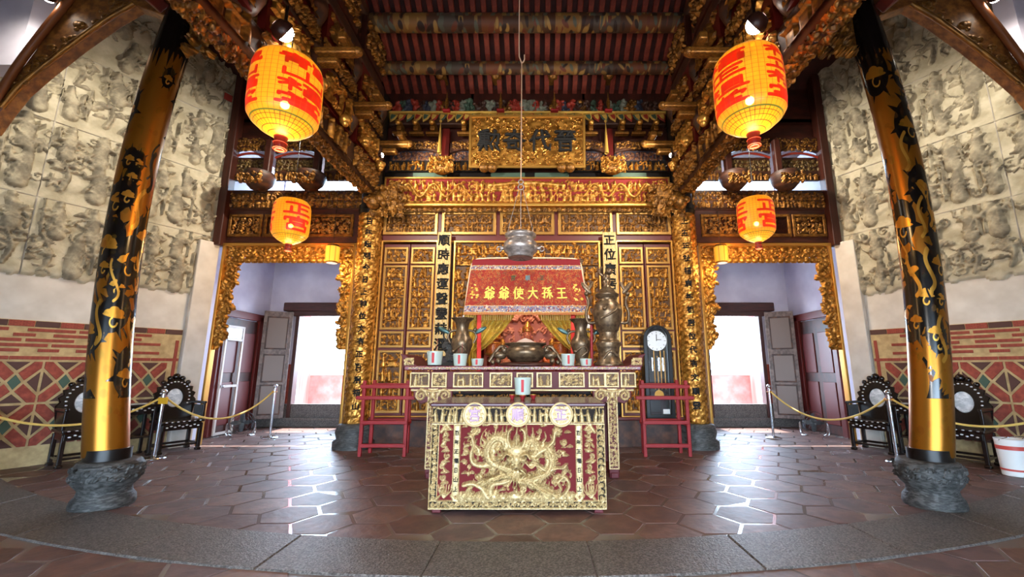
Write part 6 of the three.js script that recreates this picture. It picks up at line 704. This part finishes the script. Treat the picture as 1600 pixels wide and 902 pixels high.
function makeTable() { const t = new THREE.Group(); t.name = 'tea_table'; part(t, 'table_top', rbox(0.46, 0.04, 0.44, 0.012, 0, 0.8, 0), M.rosewood); part(t, 'marble_inset', box(0.34, 0.008, 0.32, 0, 0.822, 0), M.marble); for (const x of [-0.19, 0.19]) for (const z of [-0.18, 0.18]) part(t, 'leg', merge([rbox(0.045, 0.78, 0.045, 0.01, x, 0.39, z), rbox(0.065, 0.04, 0.065, 0.01, x, 0.02, z)]), M.rosewood); part(t, 'shelf', rbox(0.38, 0.03, 0.36, 0.01, 0, 0.3, 0), M.rosewood); part(t, 'apron', merge([rbox(0.36, 0.12, 0.02, 0.008, 0, 0.72, 0.19), rbox(0.02, 0.12, 0.34, 0.008, -0.19, 0.72, 0), rbox(0.02, 0.12, 0.34, 0.008, 0.19, 0.72, 0)]), M.rosewood); part(t, 'apron_inlay', merge(Array.from({ length: 7 }, (_, i) => new THREE.SphereGeometry(0.013, 6, 5).scale(1.4, 0.8, 0.4).translate(-0.15 + i * 0.05, 0.72 + (i % 2) * 0.03, 0.202))), M.pearl).userData.kind = 'stuff'; return t; }
const chair0 = makeChair(), table0 = makeTable();
const along = (s, t, off) => [s * (6.25 + Math.cos(SPLAY) * t - Math.sin(SPLAY) * off), 0, -8.2 + Math.sin(SPLAY) * t + Math.cos(SPLAY) * off];
for (const s of [-1, 1]) {
  const put = (src, t, label, cat, group, off = 0.43) => { const c = copy(src, label, along(s, t, off), -s * SPLAY); tag(c, label, cat, group); };
  const where = s < 0 ? 'glazed-door side' : 'clock side';
  [[0.4, 'beside the carved opening'], [1.52, 'between tea table and great column'], [2.75, 'first one in front of the great column'], [3.9, 'farthest from the carved opening']].forEach(([t, l]) => put(chair0, t, `rosewood armchair with marble back, ${l}, ${where}`, 'chair', 'rosewood armchairs', t < 1 ? 0.46 : 0.43));
  [[0.95, 'between the two rear armchairs'], [3.32, 'between the two front armchairs']].forEach(([t, l]) => put(table0, t, `rosewood tea table ${l}, ${where}`, 'table', 'rosewood tea tables', 0.36));
}
// ---------------------------------------------------------------- rope barriers
function stanchion(label, x, z) { const t = thing('rope_post', label, 'post', [x, 0, z], 0, 'chrome rope posts'); part(t, 'base', lathe([[0, 0], [0.15, 0], [0.155, 0.012], [0.13, 0.03], [0.04, 0.05], [0, 0.05]], 32), M.chrome); part(t, 'pole', cyl(0.024, 0.024, 0.96, 0, 0.52, 0, 18), M.chrome); part(t, 'collar', cyl(0.034, 0.034, 0.06, 0, 0.95, 0, 18), M.chrome); part(t, 'ball_top', ball(0.042, 0, 1.03, 0), M.chrome); part(t, 'rope_ring', new THREE.TorusGeometry(0.04, 0.007, 6, 18).rotateX(Math.PI / 2).translate(0, 0.92, 0), M.goldTrim); return t; }
function rope(label, a, b, sag) { const t = thing('barrier_rope', label, 'rope', [0, 0, 0], 0, 'yellow barrier ropes'), p = []; const A = new THREE.Vector3(...a), B = new THREE.Vector3(...b); for (let i = 0; i <= 16; i++) { const u = i / 16, q = A.clone().lerp(B, u); q.y -= sag * 4 * u * (1 - u); p.push(q.toArray()); } part(t, 'cord', tube(p, 0.016, 60, 9), M.rope); part(t, 'hook', merge([ball(0.024, ...a), ball(0.024, ...b)]), M.goldTrim); }
for (const s of [-1, 1]) {
  const A = s < 0 ? [-5.24, -9.0] : [4.99, -8.95], B = s < 0 ? [-5.82, -7.0] : [5.65, -6.75], C = [s * 6.75, -5.3], w = s < 0 ? 'on the glazed door side' : 'on the clock side';
  stanchion(`chrome rope post standing in the back-room opening ${w}`, ...A); stanchion(s < 0 ? 'chrome rope post carrying a small yellow sign' : 'chrome rope post before the armchairs on the clock side', ...B); stanchion(`chrome rope post beyond the great column ${w}`, ...C);
  const toward = (p, q) => { const l = Math.hypot(q[0] - p[0], q[1] - p[1]); return [p[0] + (q[0] - p[0]) / l * 0.05, 0.92, p[1] + (q[1] - p[1]) / l * 0.05]; };
  rope(`yellow rope sagging from the opening to the armchairs ${w}`, toward(A, B), toward(B, A), 0.42); rope(`yellow rope passing behind the great column ${w}`, toward(B, C), toward(C, B), 0.3);
}
{ const t = thing('small_sign', 'small yellow sign clipped to a chrome rope post', 'sign', [-5.76, 0.93, -6.93]); part(t, 'plate', rbox(0.15, 0.1, 0.02, 0.008, 0.02, -0.04, 0.02), std({ color: '#d9a821', roughness: 0.5 })); part(t, 'clip', rbox(0.03, 0.06, 0.03, 0.006, -0.05, -0.02, 0), M.black); }
// ---------------------------------------------------------------- floor fans, pail
for (const s of [-1, 1]) { const t = thing('floor_fan', s < 0 ? 'round grey floor fan by the glazed door' : 'floor fan on a bent wire stand near the dark red door', 'fan', [s * 6.05, 0, -9.3], s * -0.6); part(t, 'motor', cyl(0.06, 0.07, 0.1, 0, 0, 0).rotateX(Math.PI / 2).translate(0, 0.27, -0.05), M.black); part(t, 'guard', merge([0.08, 0.13, 0.18, 0.23].map((r) => new THREE.TorusGeometry(r, 0.005, 6, 36).translate(0, 0.27, 0.03)).concat(Array.from({ length: 14 }, (_, i) => { const a = i * 0.449; return bar([Math.cos(a) * 0.05, 0.27 + Math.sin(a) * 0.05, 0.035], [Math.cos(a) * 0.23, 0.27 + Math.sin(a) * 0.23, 0.03], 0.003, 5); })), ), M.black); for (let i = 0; i < 4; i++) part(t, 'blade', new THREE.SphereGeometry(0.1, 12, 8).scale(1, 0.5, 0.08).rotateX(0.5).translate(0.1, 0, 0).rotateZ(i * 1.571).translate(0, 0.27, 0), std({ color: '#3c4044', roughness: 0.4 })); part(t, 'stand', tube([[-0.16, 0.015, 0.12], [-0.24, 0.02, 0], [-0.25, 0.27, 0], [-0.24, 0.27, 0], [-0.2, 0.02, -0.12], [0.2, 0.02, -0.12], [0.24, 0.27, 0], [0.25, 0.02, 0], [0.16, 0.015, 0.12]], 0.012, 60, 6), M.chrome); }
{ const t = thing('white_pail', 'white pail with red stripes standing on the tiles', 'pail', [6.55, 0, -5.95]); part(t, 'body', lathe([[0, 0], [0.13, 0], [0.135, 0.01], [0.155, 0.46], [0.16, 0.47], [0.145, 0.47], [0.13, 0.4]], 36), M.white); for (const [y, h] of [[0.36, 0.05], [0.08, 0.025]]) part(t, 'red_stripe', new THREE.CylinderGeometry(0.1375 + y * 0.0445, 0.1375 + y * 0.0445 - 0.001, h, 36, 1, true).translate(0, y, 0), std({ color: '#c4473d', roughness: 0.5 })); part(t, 'handle', tube([[-0.155, 0.45, 0], [-0.11, 0.5, 0.09], [0.11, 0.5, 0.09], [0.155, 0.45, 0]], 0.006, 20, 6), M.chrome); }
{ const [x, , z] = along(-1, 0.22, 0.07), t = thing('red_paper_note', 'small square of red paper high on the relief wall', 'paper', [x, 7.0, z], SPLAY); part(t, 'sheet', rbox(0.15, 0.15, 0.012, 0.003), std({ color: '#8c2a22', roughness: 0.8 })); }
scene.traverse((o) => { if (o.isMesh) { o.castShadow = true; o.receiveShadow = true; } });
renderer.render(scene, camera);
